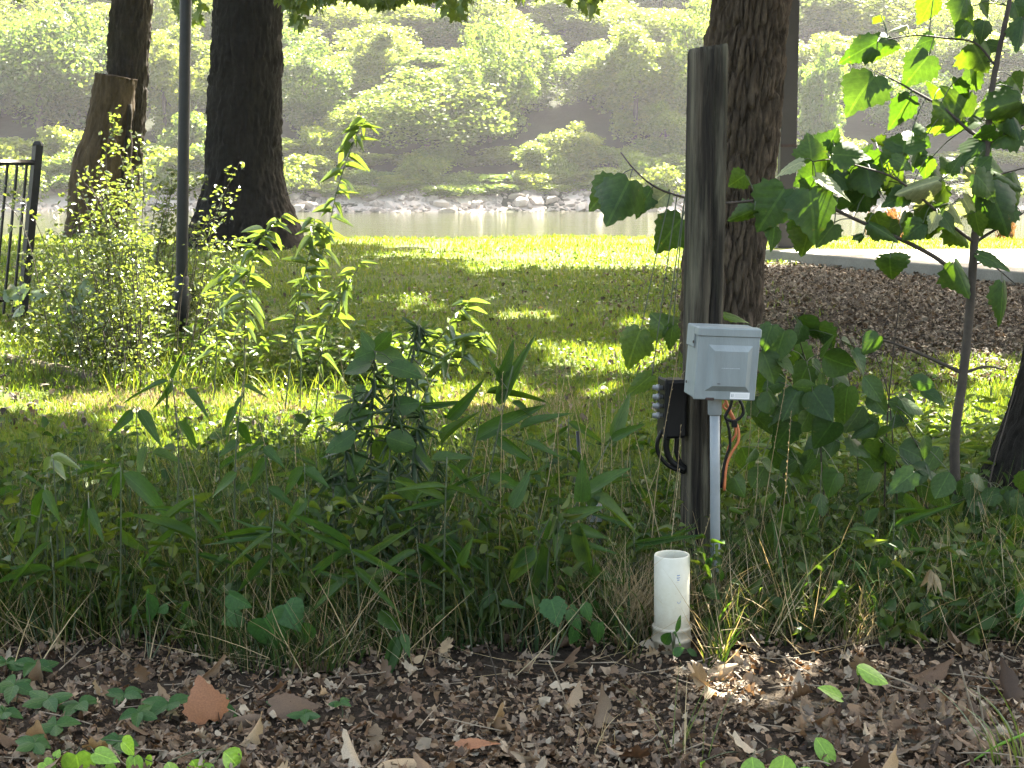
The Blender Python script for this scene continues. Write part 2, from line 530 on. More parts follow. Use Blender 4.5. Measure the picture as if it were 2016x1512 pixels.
M['rust'] = plain('rusty_latch', (.028, .015, .011), .8, var=.4, scale=60)
M['black_plastic'] = plain('black_plastic', (.0045, .0045, .005), .5, var=.2, scale=20, spec=.2)
M['cable'] = plain('black_cable', (.0045, .0045, .005), .45, var=.2, scale=30, spec=.25)
M['orange'] = plain('orange_cable', (.42, .125, .045), .5, var=.2, scale=40)
M['bolt'] = plain('grey_connector', (.16, .165, .17), .45, .3, var=.25, scale=60)
def pvcmat():
    m, nt, bs, out = newmat('white_pvc')
    oc = objco(nt)
    n1 = noise(nt, oc, 7, 5, .6)
    n2 = noise(nt, oc, 26, 5, .7)
    sx = nd(nt, 'ShaderNodeSeparateXYZ'); nt.links.new(oc, sx.inputs[0])
    c = ramp(nt, n1, [(.35, (.40, .38, .30)), (.65, (.50, .485, .42))])
    dirt = ramp(nt, math2(nt, 'ADD', math2(nt, 'MULTIPLY', n2, .16), sx.outputs['Z']), [(.10, (.95, .95, .95)), (.27, (0, 0, 0))])
    c = mixc(nt, dirt, c, (.24, .20, .14))
    spots = ramp(nt, noise(nt, oc, 60, 3, .6), [(.66, (0, 0, 0)), (.74, (.4, .4, .4))])
    c = mixc(nt, spots, c, (.29, .25, .19))
    nt.links.new(c, bs.inputs['Base Color'])
    bs.inputs['Roughness'].default_value = .42
    return m
M['pvc'] = pvcmat()
M['pvc_white'] = plain('clean_white_pvc', (.30, .32, .345), .4, var=.06, scale=12)
def concrete():
    m, nt, bs, out = newmat('concrete')
    oc = objco(nt)
    n1 = noise(nt, oc, 1.6, 6, .65); n2 = noise(nt, oc, 60, 4, .7)
    c = ramp(nt, n1, [(.3, (.15, .14, .118)), (.7, (.25, .235, .205))])
    c = mixc(nt, .4, c, mixc(nt, 1.0, c, ramp(nt, n2, [(.35, (.6, .6, .6)), (.65, (1.2, 1.2, 1.2))]), 'MULTIPLY'))
    nt.links.new(c, bs.inputs['Base Color'])
    bs.inputs['Roughness'].default_value = .85
    nt.links.new(bump(nt, n2, .003), bs.inputs['Normal'])
    return m
M['concrete'] = concrete()
def rockmat():
    m, nt, bs, out = newmat('pale_limestone')
    oi = nd(nt, 'ShaderNodeObjectInfo').outputs['Random']
    g = nd(nt, 'ShaderNodeNewGeometry').outputs['Random Per Island']
    oc = objco(nt)
    c = ramp(nt, math2(nt, 'FRACT', math2(nt, 'ADD', oi, g), 0), [(0, (.15, .125, .105)), (.4, (.26, .225, .195)), (.75, (.33, .29, .255)), (1, (.19, .16, .135))])
    c = mixc(nt, .5, c, mixc(nt, 1.0, c, ramp(nt, noise(nt, oc, 3, 5), [(.3, (.6, .6, .6)), (.7, (1.25, 1.25, 1.25))]), 'MULTIPLY'))
    nt.links.new(c, bs.inputs['Base Color'])
    bs.inputs['Roughness'].default_value = .85
    return m
M['rock'] = rockmat()
def watermat():
    m, nt, bs, out = newmat('river_water')
    oc = objco(nt)
    bs.inputs['Base Color'].default_value = (.035, .038, .018, 1)
    bs.inputs['Roughness'].default_value = .06
    bs.inputs['IOR'].default_value = 1.33
    n1 = noise(nt, oc, .9, 4, .55, (.55, 1.6, 1)); n2 = noise(nt, oc, 5, 3, .5, (.6, 1.4, 1))
    h = math2(nt, 'ADD', n1, math2(nt, 'MULTIPLY', n2, .25))
    nt.links.new(bump(nt, h, .05), bs.inputs['Normal'])
    return m
M['water'] = watermat()
def groundmat():
    """soil with dead leaves near and under the trees, thin green turf in the lawn beyond"""
    m, nt, bs, out = newmat('ground_soil_and_turf')
    oc = objco(nt)
    sx = nd(nt, 'ShaderNodeSeparateXYZ'); nt.links.new(oc, sx.inputs[0])
    soil = ramp(nt, noise(nt, oc, 22, 6, .7), [(.3, (.010, .0075, .005)), (.52, (.028, .020, .013)), (.72, (.062, .047, .032))])
    turf = ramp(nt, noise(nt, oc, 14, 6, .7), [(.3, (.035, .055, .012)), (.55, (.075, .095, .022)), (.75, (.13, .135, .04))])
    w = math2(nt, 'ADD', math2(nt, 'MULTIPLY', noise(nt, oc, .8, 4, .6), 1.1), noise(nt, oc, 3.5, 4, .6))
    patch = ramp(nt, w, [(1.05, (1, 1, 1)), (1.35, (.3, .3, .3))])
    lawn = nd(nt, 'ShaderNodeMapRange'); lawn.inputs['From Min'].default_value = 6.0; lawn.inputs['From Max'].default_value = 8.5
    nt.links.new(sx.outputs['Y'], lawn.inputs[0])
    c = mixc(nt, math2(nt, 'MULTIPLY', patch, lawn.outputs[0]), soil, turf)
    # leaf-strewn bare area beyond the saplings, on the right in front of the slab
    rx = nd(nt, 'ShaderNodeMapRange'); rx.inputs['From Min'].default_value = 1.6; rx.inputs['From Max'].default_value = 2.8
    nt.links.new(math2(nt, 'ADD', sx.outputs['X'], math2(nt, 'MULTIPLY', noise(nt, oc, 1.2, 3), .9)), rx.inputs[0])
    ry = nd(nt, 'ShaderNodeMapRange'); ry.inputs['From Min'].default_value = 10.2; ry.inputs['From Max'].default_value = 11.4
    nt.links.new(math2(nt, 'ADD', sx.outputs['Y'], math2(nt, 'MULTIPLY', noise(nt, oc, 1.5, 3), .8)), ry.inputs[0])
    rz = nd(nt, 'ShaderNodeMapRange'); rz.inputs['From Min'].default_value = 17.6; rz.inputs['From Max'].default_value = 17.0
    nt.links.new(sx.outputs['Y'], rz.inputs[0])
    c = mixc(nt, math2(nt, 'MULTIPLY', math2(nt, 'MULTIPLY', rx.outputs[0], ry.outputs[0]), rz.outputs[0]), c, soil)
    nt.links.new(c, bs.inputs['Base Color'])
    bs.inputs['Roughness'].default_value = .95
    bs.inputs['Specular IOR Level'].default_value = .15
    nt.links.new(bump(nt, noise(nt, oc, 35, 5, .7), .03), bs.inputs['Normal'])
    return m
M['ground'] = groundmat()
M['hill'] = plain('wooded_hillside_soil', (.016, .019, .010), .95, var=.35, scale=.25, bmp=.2, bscale=.8, spec=.1)
M['timber'] = bark('old_timber', (.065, .052, .036), (.17, .14, .10), None, 11)

# ------------------------------------------------------------------ leaf shapes (length 0..1 along y, width -.5..+.5)
def blade_leaf(half, ymid=None, cols=2, fold=.15, droop=.15, curl=.0, ripple=.0, seed=0, twist=0.0):
    """half: right-hand outline from stalk to tip. Returns template (V,[quads])"""
    r = np.random.default_rng(seed)
    h = np.asarray(half, float); n = len(h)
    if ymid is None:
        ymid = np.linspace(0, 1, n)
    rows = []
    for i in range(n):
        L = []
        for s in (-1, 1):
            for k in range(1, cols + 1):
                t = k / cols
                L.append((s, k, s * h[i, 0] * t, ymid[i] * (1 - t) + h[i, 1] * t))
        row = [q for q in sorted(L, key=lambda q: q[0] * q[1])]
        row.insert(cols, (0, 0, 0.0, ymid[i]))
        rows.append([(q[2], q[3]) for q in row])
    P = np.array(rows)                                   # n, 2*cols+1, 2
    x, y = P[..., 0], P[..., 1]
    ph = r.uniform(0, 6, 4)
    z = fold * np.abs(x) - droop * y ** 2 - curl * (x ** 2) * 4 * .35 \
        + ripple * (np.sin(x * 9 + ph[0]) * np.sin(y * 7 + ph[1]) + .6 * np.sin(y * 13 + ph[2]) * np.sin(x * 15 + ph[3]))
    z = z + twist * x * y
    V = np.stack([x, y, z], -1).reshape(-1, 3)
    m = 2 * cols + 1
    i, j = np.meshgrid(np.arange(n - 1), np.arange(m - 1), indexing='ij')
    F = np.stack([i * m + j, i * m + j + 1, (i + 1) * m + j + 1, (i + 1) * m + j], -1).reshape(-1, 4)
    return V, [F]
SYC = [(0, .03), (.10, -.06), (.24, -.05), (.31, .05), (.43, .07), (.40, .17), (.50, .30), (.43, .36), (.44, .47), (.34, .50), (.31, .60), (.25, .63), (.22, .74), (.13, .80), (.10, .90), (0, 1)]
HEART = [(0, .02), (.10, -.04), (.25, -.06), (.40, .02), (.49, .16), (.48, .33), (.38, .54), (.22, .75), (.09, .90), (0, 1)]
OVATE = [(0, 0), (.22, .08), (.40, .22), (.48, .40), (.44, .58), (.30, .78), (.13, .92), (0, 1)]
LANCE = [(0, 0), (.30, .05), (.48, .15), (.5, .26), (.45, .42), (.35, .58), (.22, .76), (.09, .92), (0, 1)]
ELL = [(0, 0), (.38, .22), (.5, .5), (.32, .8), (0, 1)]
TOOTH = [(0, .02), (.14, -.08), (.30, -.06), (.36, .06), (.47, .12), (.42, .22), (.50, .34), (.40, .44), (.38, .56), (.26, .64), (.22, .76), (.10, .88), (0, 1)]
OAKL = [(0, 0), (.08, .05), (.22, .12), (.30, .22), (.18, .30), (.40, .38), (.46, .50), (.24, .56), (.36, .68), (.30, .80), (.14, .84), (.10, .95), (0, 1)]
YM16 = np.array([0.03, .06, .1, .16, .22, .29, .37, .43, .5, .56, .63, .70, .78, .86, .93, 1])
T_SYC = [blade_leaf(SYC, YM16, 3, f, d, c, .018, s, tw) for s, (f, d, c, tw) in enumerate([(.10, .25, .3, 0), (.22, .10, .1, .2), (-.05, .40, .9, -.1), (.18, .30, .5, .3), (.02, .15, 1.4, -.3), (.25, .5, .2, .1)])]
T_CUP = blade_leaf(SYC, YM16, 3, 0, .35, 3.4, .02, 9)
T_HEART = [blade_leaf(HEART, None, 2, f, d, c, .02, s) for s, (f, d, c) in enumerate([(.12, .15, .2), (.25, .30, .0), (.02, .25, .8), (.15, .05, .3)])]
T_OVATE = [blade_leaf(OVATE, None, 2, f, d, c, .01, s) for s, (f, d, c) in enumerate([(.2, .2, .1), (.35, .35, 0), (.1, .1, .4)])]
T_LANCE = [blade_leaf(LANCE, None, 1, f, d, 0, 0, s, t) for s, (f, d, t) in enumerate([(.35, .06, 0), (.5, .16, .4), (.25, .28, -.4), (.4, .0, .2)])]
T_TOOTH = [blade_leaf(TOOTH, None, 2, f, d, c, .02, s) for s, (f, d, c) in enumerate([(.12, .2, .3), (.2, .35, .0), (.05, .1, .6)])]
T_LOW = blade_leaf([(0, 0), (.46, .16), (.46, .42), (.24, .74), (0, 1)], None, 1, .4, .14, twist=.3)
T_ELL = blade_leaf(ELL, None, 1, .3, .12)
T_ELL2 = blade_leaf(ELL, None, 1, .5, -.05)
T_OAK = [blade_leaf(OAKL, None, 2, f, d, c, .05, s, t) for s, (f, d, c, t) in enumerate([(.5, -.5, .6, .6), (-.4, .5, .9, -.6), (.7, .2, -1.2, .4), (.2, -.8, 1.5, 0), (-.6, -.3, -.6, 1.0), (.1, .1, .3, .3)])]
T_KITE = (np.array([[0, 0, 0], [.5, .45, .12], [0, 1, -.12], [-.5, .45, .12]]), [np.array([[0, 1, 2], [0, 2, 3]])])
# broken scrap of dead leaf
def scrap(seed):
    r = np.random.default_rng(seed)
    n = 7
    a = np.linspace(0, 2 * PI, n, endpoint=False) + r.uniform(-.25, .25, n)
    q = r.uniform(.3, .55, n)
    V = np.stack([q * np.cos(a), q * np.sin(a) * .8, r.uniform(-.16, .16, n)], -1)
    V = np.vstack([[0, 0, r.uniform(-.08, .14)], V])
    k = np.arange(n)
    return V, [np.stack([np.zeros(n, int), 1 + k, 1 + (k + 1) % n], -1)]
T_SCRAP = [scrap(s) for s in range(6)]
LOBED = blade_leaf([(0, 0), (.12, .10), (.42, .18), (.20, .36), (.5, .55), (.22, .62), (.12, .82), (0, 1)], None, 1, .25, .2)

_tm = {}
def tmesh(key, T, mat):
    k = (key, mat.name)
    if k not in _tm:
        _tm[k] = mesh(key, T[0], T[1], mat)
    return _tm[k]
def leaf_matrix(base, tip, nrm, width, zs=None):
    base = np.asarray(base, float); d = np.asarray(tip, float) - base
    L = np.linalg.norm(d)
    B = basis_from(d, np.asarray(nrm, float))
    Mx = np.eye(4)
    Mx[:3, 0] = B[:, 0] * width; Mx[:3, 1] = B[:, 1] * L; Mx[:3, 2] = B[:, 2] * (zs or (L * .5 + width * .5))
    Mx[:3, 3] = base
    return Mx
def blades(base, h, w, lean, dirs, bend, seg=4):
    """N grass blades -> (V,[quads,tris]); base (N,3), h height/length, w width, lean radians at foot, dirs azimuth, bend extra lean at tip"""
    N = len(base)
    t = np.linspace(0, 1, seg + 1)
    ang = lean[:, None] + bend[:, None] * t[None] ** 1.3
    dl = h[:, None] / seg
    r = np.concatenate([np.zeros((N, 1)), np.cumsum(np.sin(ang[:, :-1]) * dl, 1)], 1)
    z = np.concatenate([np.zeros((N, 1)), np.cumsum(np.cos(ang[:, :-1]) * dl, 1)], 1)
    c = np.stack([np.cos(dirs), np.sin(dirs)], -1)
    C = np.concatenate([base[:, None, :2] + r[..., None] * c[:, None, :], (base[:, 2:3] + z)[..., None]], -1)
    fa = R.uniform(0, 2 * PI, N)                       # blade face direction, mixed
    side = np.stack([np.cos(fa), np.sin(fa), np.zeros(N)], -1)
    ww = w[:, None] * (1 - t[None] ** 1.6) * .5
    A = C - side[:, None] * ww[..., None]; Bv = C + side[:, None] * ww[..., None]
    A, Bv, tip = A[:, :-1], Bv[:, :-1], C[:, -1:]
    V = np.concatenate([np.stack([A, Bv], 2).reshape(N, 2 * seg, 3), tip], 1)
    k = 2 * seg + 1
    q = np.array([[2 * i, 2 * i + 1, 2 * i + 3, 2 * i + 2] for i in range(seg - 1)])
    tr = np.array([[2 * seg - 2, 2 * seg - 1, 2 * seg]])
    off = (np.arange(N) * k)[:, None, None]
    return V.reshape(-1, 3), [(q[None] + off).reshape(-1, 4), (tr[None] + off).reshape(-1, 3)]
# ------------------------------------------------------------------ ground, river, far bank
def grid(xs, ys, zf):
    X, Y = np.meshgrid(xs, ys, indexing='xy')
    Z = zf(X, Y)
    V = np.stack([X, Y, Z], -1).reshape(-1, 3)
    nx, ny = len(xs), len(ys)
    i, j = np.meshgrid(np.arange(ny - 1), np.arange(nx - 1), indexing='ij')
    F = np.stack([i * nx + j, i * nx + j + 1, (i + 1) * nx + j + 1, (i + 1) * nx + j], -1).reshape(-1, 4)
    return V, [F]
def spread(lo, hi, fine_lo, fine_hi, step, big):
    a = np.arange(fine_lo, fine_hi, step)
    l = fine_lo - np.cumsum(np.geomspace(step, big, 40)); l = l[l > lo]
    h = fine_hi + np.cumsum(np.geomspace(step, big, 40)); h = h[h < hi]
    return np.concatenate([[lo], l[::-1], a, h, [hi]])
V, F = grid(spread(-120, 120, -6, 6.5, .06, 14), spread(-25, 60, 2.5, 24, .075, 5), gz)
ground = kind(mk('ground', V, F, M['ground']), 'structure')
V, F = grid(np.linspace(-190, 190, 130), np.concatenate([np.linspace(58, 100, 8), np.linspace(102, 130, 30), np.linspace(133, 300, 50)]), lambda x, y: hill_z(x, y))
hillside = kind(mk('hillside', V, F, M['hill']), 'structure')
V, F = grid(np.linspace(-190, 190, 40), np.linspace(24.5, 116, 20), lambda x, y: x * 0 + WATER_Z)
river = kind(mk('river', V, F, M['water']), 'structure')

# rocks of the far shore: each its own piece
def rockmesh(seed):
    r = np.random.default_rng(seed)
    import bmesh
    bm = bmesh.new()
    for v in unit(r.normal(size=(16, 3))) * r.uniform(.75, 1.1, (16, 1)):
        bm.verts.new(v * np.array([.62, .5, .40]))
    bmesh.ops.convex_hull(bm, input=bm.verts)
    for v in [v for v in bm.verts if not v.link_faces]: bm.verts.remove(v)
    bm.verts.index_update()
    V = np.array([v.co[:] for v in bm.verts]); F = np.array([[v.index for v in f.verts] for f in bm.faces])
    bm.free()
    return V, F
rock_t = [rockmesh(s) for s in range(7)]
rock_m = [mesh('rock', V, [F], M['rock'], False) for V, F in rock_t]
shoreV, shoreF = grid(np.linspace(-60, 60, 120), np.linspace(-2.5, 5.5, 10), lambda x, v: hill_z(x, v + shore_y(x)) + .03)
shoreV[:, 1] += shore_y(shoreV[:, 0])
rocky = kind(mk('rocky_shore', shoreV, shoreF, M['rock']), 'structure')
def rock_spot(n):
    px = R.uniform(-60, 2080, n)
    # thickest in the middle of the view, thinner under the overhanging shrubs
    x = (px - CX) / FPX * 110
    v = R.uniform(-.7, 2.9, n)
    y = shore_y(x) + v
    return np.stack([x, y, hill_z(x, y)], -1)
P = rock_spot(290)
for i, p in enumerate(P):
    s = R.uniform(.4, .95) if R.random() < .8 else R.uniform(.95, 1.5)
    A = rotz(R.uniform(0, 6.3)) @ rotx(R.uniform(-.4, .4))
    Mx = np.eye(4); Mx[:3, :3] = A * s * R.uniform(.75, 1.15, 3); Mx[:3, 3] = p + [0, 0, .1 * s]
    place('rock', rock_m[i % 7], rocky, Mx)
P = rock_spot(2600)
P[:, 0] *= 1.5; P[:, 1] = P[:, 1]; P[:, 2] = hill_z(P[:, 0], P[:, 1])
parts = []
for k in range(7):
    q = P[k::7]; n = len(q)
    B = basis_from(rdir(n) * [1, 1, .3], rdir(n, 2))
    parts.append(scatter((rock_t[k][0], [rock_t[k][1]]), q, B, np.repeat(R.uniform(.2, .6, (n, 1)), 3, 1)))
kind(mk('small_rocks', *merge(parts), M['rock'], rocky, False), 'stuff')

# concrete slab
SZ = 0.58
poly = np.array([[2.93, 18.15], [5.75, 11.9], [15.0, 12.3], [15.0, 18.3]])
def prism(poly, z0, z1, bev=.012):
    n = len(poly); c = poly.mean(0)
    ins = poly + unit(c - poly) * bev
    V = np.concatenate([np.c_[poly, np.full(n, z0)], np.c_[poly, np.full(n, z1 - bev)], np.c_[ins, np.full(n, z1)]])
    k = np.arange(n)
    q = np.concatenate([np.stack([o + (k + 1) % n, o + k, o + n + k, o + n + (k + 1) % n], -1) for o in (0, n)])
    return V, [q, (2 * n + k[::-1])[None], k[None]]
slab = kind(mk('concrete_slab', *prism(poly, SZ - .45, SZ), M['concrete'], smooth=False), 'structure')

# ------------------------------------------------------------------ where sunlight comes through the canopy
REFZ = 0.2
def sunproj(p):
    p = np.asarray(p, float)
    return (p - SUNV * ((p[..., 2:3] - REFZ) / SUNV[2]))[..., :2]
HOLES = []                                              # x, y, rx, ry on the z=REFZ plane
def hole_px(px, py, rx, ry):
    c = ground_at(np.array([px, px, px]), np.array([py, py - ry, py + ry]))
    s = sunproj(c)
    HOLES.append((s[0, 0], s[0, 1], rx / FPX * c[0, 1], max(.06, abs(c[1, 1] - c[2, 1]) / 2)))
def hole_3d(px, py, d, rx, ry):
    s = sunproj(W(px, py, d))
    HOLES.append((s[0], s[1], rx + (.22 if d > 8 else 0), ry + (.22 if d > 8 else 0)))
for a in [(560, 792, 230, 34), (800, 785, 150, 34), (960, 790, 120, 30), (350, 800, 90, 28), (1010, 886, 80, 12), (1800, 828, 130, 40), (1690, 815, 80, 26), (1930, 840, 60, 25),
          (1560, 812, 60, 16), (1250, 790, 60, 25), (1100, 845, 60, 12), (1020, 625, 90, 8), (820, 608, 60, 6), (1240, 640, 70, 9), (1100, 690, 60, 9),
          (1290, 690, 60, 10), (880, 650, 50, 6), (770, 590, 50, 5), (1470, 1335, 190, 62), (1620, 1305, 165, 56), (1430, 1300, 90, 40), (1300, 1368, 110, 30), (1640, 1270, 90, 45)]:
    hole_px(*a)
for a in [(700, 300, 9.6, .22, .3), (650, 420, 9.6, .3, .35), (560, 470, 9.6, .35, .35), (520, 580, 9.5, .4, .4), (650, 600, 9.5, .4, .4), (480, 680, 9.4, .5, .3),
          (620, 690, 9.4, .5, .3), (900, 640, 8.8, .22, .25), (840, 700, 8.8, .3, .25), (230, 300, 11.2, .35, .4), (300, 430, 11.2, .6, .5), (400, 420, 11.2, .5, .5),
          (260, 560, 11.2, .6, .4), (130, 600, 11, .5, .4), (80, 700, 10, .5, .3), (200, 700, 10, .6, .3), (340, 700, 10, .5, .3), (1680, 320, 5.9, .17, .12), (1600, 300, 5.9, .12, .12),
          (1790, 290, 5.9, .14, .12), (1890, 360, 5.9, .16, .14), (1850, 440, 5.9, .12, .1), (1330, 385, 5.6, .06, .06), (1540, 330, 5.9, .08, .08), (1975, 600, 5.9, .06, .08),
          (1720, 640, 5.8, .05, .05), (1690, 610, 5.8, .05, .05), (1640, 1200, 5.0, .12, .12), (1350, 1180, 4.75, .05, .10)]:
    hole_3d(*a)
for _ in range(70):                                      # sun flecks on the rank weeds
    hole_3d(R.uniform(0, 1950), R.uniform(720, 1180), R.uniform(5.0, 7.6), R.uniform(-.09, .02), R.uniform(-.11, .0))
HOLES = np.array(HOLES)
def lit(x, y):
    """True where the photograph's ground (or the plant standing in that ray) is in the sun"""
    j = R.normal(0, .12, x.shape)
    lawn = (y + 3 * j > 20.6 - .96 * np.clip(x + 2.4, 0, 4.35) + .35 * np.sin(x * 3.1) * np.cos(x * 1.3)) & (x < 9)
    e1 = np.array([.41, -.91]);
    sl = (x > 2.93 + (18.15 - y) * .451 + .02) & (y > 11) & (x < 9)
    m = lawn | sl
    for hx, hy, rx, ry in HOLES:
        m |= ((x - hx) / (rx + .14)) ** 2 + ((y - hy) / (ry + .16)) ** 2 < (1 + 1.2 * j) ** 2
    return m

# ------------------------------------------------------------------ the trees on this bank
def trunk_mesh(rows, d, top, n=128, dz=.03, style='scaly', amp=.02, flare=(.0, .5, 5), cells=30, zlen=.2, seed=1, depth_rows=None, ztop_fine=4.6):
    """rows: (photo y, left x, right x); d: distance; top: (height, radius, x, y) of the upper end"""
    rows = sorted(rows, key=lambda r: -r[0])
    c, rad = [], []
    for py, xl, xr in rows:
        a, b = W(xl, py, d), W(xr, py, d)
        c.append((a + b) / 2); rad.append((b[0] - a[0]) / 2)
    c = np.array(c); rad = np.array(rad)
    c = np.vstack([c, [top[2], top[3], top[0]]]); rad = np.append(rad, top[1])
    z0 = c[0, 2]
    zz = np.concatenate([np.arange(z0 - .25, ztop_fine, dz), np.arange(ztop_fine, top[0], .25), [top[0]]])
    rr = np.interp(zz, c[:, 2], rad); cx = np.interp(zz, c[:, 2], c[:, 0]); cyy = np.interp(zz, c[:, 2], c[:, 1])
    k = np.ones(9) / 9
    def sm(a): return np.convolve(np.pad(a, 4, mode='edge'), k, 'valid')
    rr, cx = sm(rr), sm(cx)
    th = np.linspace(0, 2 * PI, n, endpoint=False)
    TH, Z = np.meshgrid(th, zz, indexing='xy')
    u = TH / (2 * PI) * cells
    P3 = np.stack([np.cos(TH) * 2, np.sin(TH) * 2, Z * 2], -1)
    wob = fbm(P3 * 1.2 + seed, 3) - .5
    if style == 'furrow':
        w = worley2(u + 1.1 * (fbm(P3 * 2.2 + 9, 2) - .5), Z / zlen + 2.2 * _hash(np.floor(u).astype(np.int64), 0 * np.floor(u).astype(np.int64), 0 * np.floor(u).astype(np.int64) + seed), cells)
        dis = amp * (np.clip(w, 0, .26) / .26) ** .6 * (.6 + .7 * fbm(P3 * 4 + 3, 2)) + amp * .8 * (fbm(P3 * [11, 11, 6], 3) - .5)
    else:
        w = worley2(u + .8 * (fbm(P3 * 2 + 4, 2) - .5), Z / zlen, cells)
        dis = amp * .6 * np.clip(w, 0, .35) / .35 * (.2 + 1.2 * fbm(P3 * 2.7, 2)) + amp * 2.2 * (fbm(P3 * [6, 6, 3.5], 4) - .5)
    fl = flare[0] * np.exp(-np.clip(Z - z0, -.1, None) / flare[1]) * (.55 + .45 * np.cos(flare[2] * TH + seed))
    rad2 = rr[:, None] * (1 + .10 * wob + fl) + dis - amp * .5
    V = np.stack([cx[:, None] + rad2 * np.cos(TH), cyy[:, None] + rad2 * np.sin(TH), Z], -1).reshape(-1, 3)
    m = len(zz)
    i, j = np.meshgrid(np.arange(m - 1), np.arange(n), indexing='ij')
    F = np.stack([i * n + j, i * n + (j + 1) % n, (i + 1) * n + (j + 1) % n, (i + 1) * n + j], -1).reshape(-1, 4)
    V = np.vstack([V, [cx[-1], cyy[-1], zz[-1] + .02]])
    kk = np.arange(n)
    cap = np.stack([np.full(n, m * n), (m - 1) * n + kk, (m - 1) * n + (kk + 1) % n], -1)
    base = np.array([c[0, 0], c[0, 1], z0])
    return (V, [F, cap]), base
def crown_leaves(center, radii, n, blobs=34, leaf=.30, seed=3):
    r = np.random.default_rng(seed)
    c = np.array(center); rad = np.array(radii)
    bc = c + unit(r.normal(size=(blobs, 3))) * (r.uniform(.15, 1, (blobs, 1)) ** .45) * rad * .86
    br = r.uniform(.8, 1.5, blobs)
    w = br ** 2 / np.sum(br ** 2)
    b = r.choice(blobs, n, p=w)
    dr = unit(r.normal(size=(n, 3)))
    p = bc[b] + dr * (br[b] * r.uniform(.3, 1.05, n))[:, None] * [1.15, 1.15, .75]
    return p, bc
def drop_lit(p):
    q = sunproj(p)
    keep = ~lit(q[:, 0], q[:, 1])
    px, py, f = project(p)
    keep &= ~((f > .2) & (py > -40) & (px > -150) & (px < 2166))
    return p[keep]
def near_tree(name, label, trunk, base, mat, top, center, radii, n, seed, extra=None, limbs=7):
    t = thing(name, base, label, 'tree')
    mk('trunk', *trunk, mat, t)
    p, bc = crown_leaves(center, radii, n, seed=seed)
    p = drop_lit(p)
    m = len(p)
    lf = scatter(T_KITE, p, basis_from(rdir(m) * [1, 1, .5], rdir(m, 1.6)), np.stack([R.uniform(.22, .38, m), R.uniform(.26, .42, m), np.full(m, .3)], -1))
    parts = [lf]
    if extra is not None: parts += extra
    crown = mk('crown', *merge(parts), M['canopy'], t)
    kind(crown, 'stuff')
    tp = np.array([top[2], top[3], top[0]])
    r = np.random.default_rng(seed)
    done = 0
    for b in bc[r.permutation(len(bc))]:
        mid = (tp + b) / 2 + [0, 0, .5]
        start = tp - [0, 0, r.uniform(.1, 1.6)]
        path = smooth_path([start, mid, b], 10)
        px, py, f = project(path)
        if np.any((f > .2) & (py > -30) & (px > -100) & (px < 2116)): continue
        sq = sunproj(path)
        if any(np.any(((sq[:, 0] - hx) / (rx + .15)) ** 2 + ((sq[:, 1] - hy) / (ry + .15)) ** 2 < 1) for hx, hy, rx, ry in HOLES): continue
        mk('limb', *tube(path, np.linspace(top[1] * .55, .03, 10), 7), mat, t)
        done += 1
        if done >= limbs: break
    return t

# hanging leaf sprays that dip into the top of the view
def sprays():
    pts = []
    for x0, x1, y1, n, d in [(620, 860, 48, 260, 17.0), (740, 860, 52, 90, 17.2), (870, 960, 44, 90, 16.4), (900, 1030, 30, 90, 17.4), (545, 600, 95, 80, 17.0), (320, 400, 62, 90, 17.8), (560, 700, 34, 100, 17.0),
                          (1140, 1200, 40, 60, 16.8), (1000, 1320, 22, 120, 17), (0, 40, 30, 35, 18), (210, 330, 4, 30, 18), (80, 330, -8, 60, 18), (1200, 1400, -4, 60, 17)]:
        px = R.uniform(x0, x1, n)
        env = .35 + .65 * vnoise(np.stack([px * .03, np.full(n, d), np.zeros(n)], -1))
        py = -70 + (y1 + 70) * env * R.uniform(.25, 1, n) ** .6
        pts.append(W(px, py - 14, d + R.uniform(-.5, .5, n)))
    p = np.concatenate(pts); n = len(p)
    y = rdir(n) * [.8, .5, .4] + [0, 0, -.9]
    return scatter(LOBED, p, basis_from(y, rdir(n) + [0, -.6, .6]), np.stack([R.uniform(.09, .13, n), R.uniform(.12, .18, n), np.full(n, .12)], -1))

D = 20.7
x483 = W(483, 300, D)[0]
top = (9.0, .34, x483 - .05, D)
tr, base = trunk_mesh([(-500, 428, 552), (0, 421, 555), (100, 416, 555), (200, 410, 554), (300, 405, 554), (350, 402, 558), (390, 396, 568), (420, 388, 580), (450, 377, 592), (486, 364, 606)],
                      D, top, 180, .03, 'scaly', .036, (.10, .35, 5), 40, .13, 3)
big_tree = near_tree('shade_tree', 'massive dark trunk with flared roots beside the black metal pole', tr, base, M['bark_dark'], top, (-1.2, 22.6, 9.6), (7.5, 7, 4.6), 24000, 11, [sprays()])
tw = smooth_path([W(532, -16, 20.3), W(560, -4, 20.1), W(598, 14, 19.8)], 8)
mk('twig', *tube(tw, np.linspace(.05, .016, 8), 6), M['bark_dark'], big_tree)

D = 24.2
top = (8.6, .28, W(262, 0, D)[0] + .3, D)
tr, base = trunk_mesh([(-500, 235, 305), (0, 222, 298), (60, 214, 296), (140, 212, 291), (200, 217, 288), (260, 218, 284), (330, 205, 278), (400, 180, 264), (464, 160, 262)],
                      D, top, 130, .035, 'scaly', .04, (.04, .3, 4), 22, .2, 5)
left_tree = near_tree('twin_stemmed_tree', 'grey brown trunk with a bare sawn-off second stem, left of the metal pole', tr, base, M['bark_left'], top, (-7.6, 24.2, 9.2), (5.5, 5, 4.2), 6000, 12)
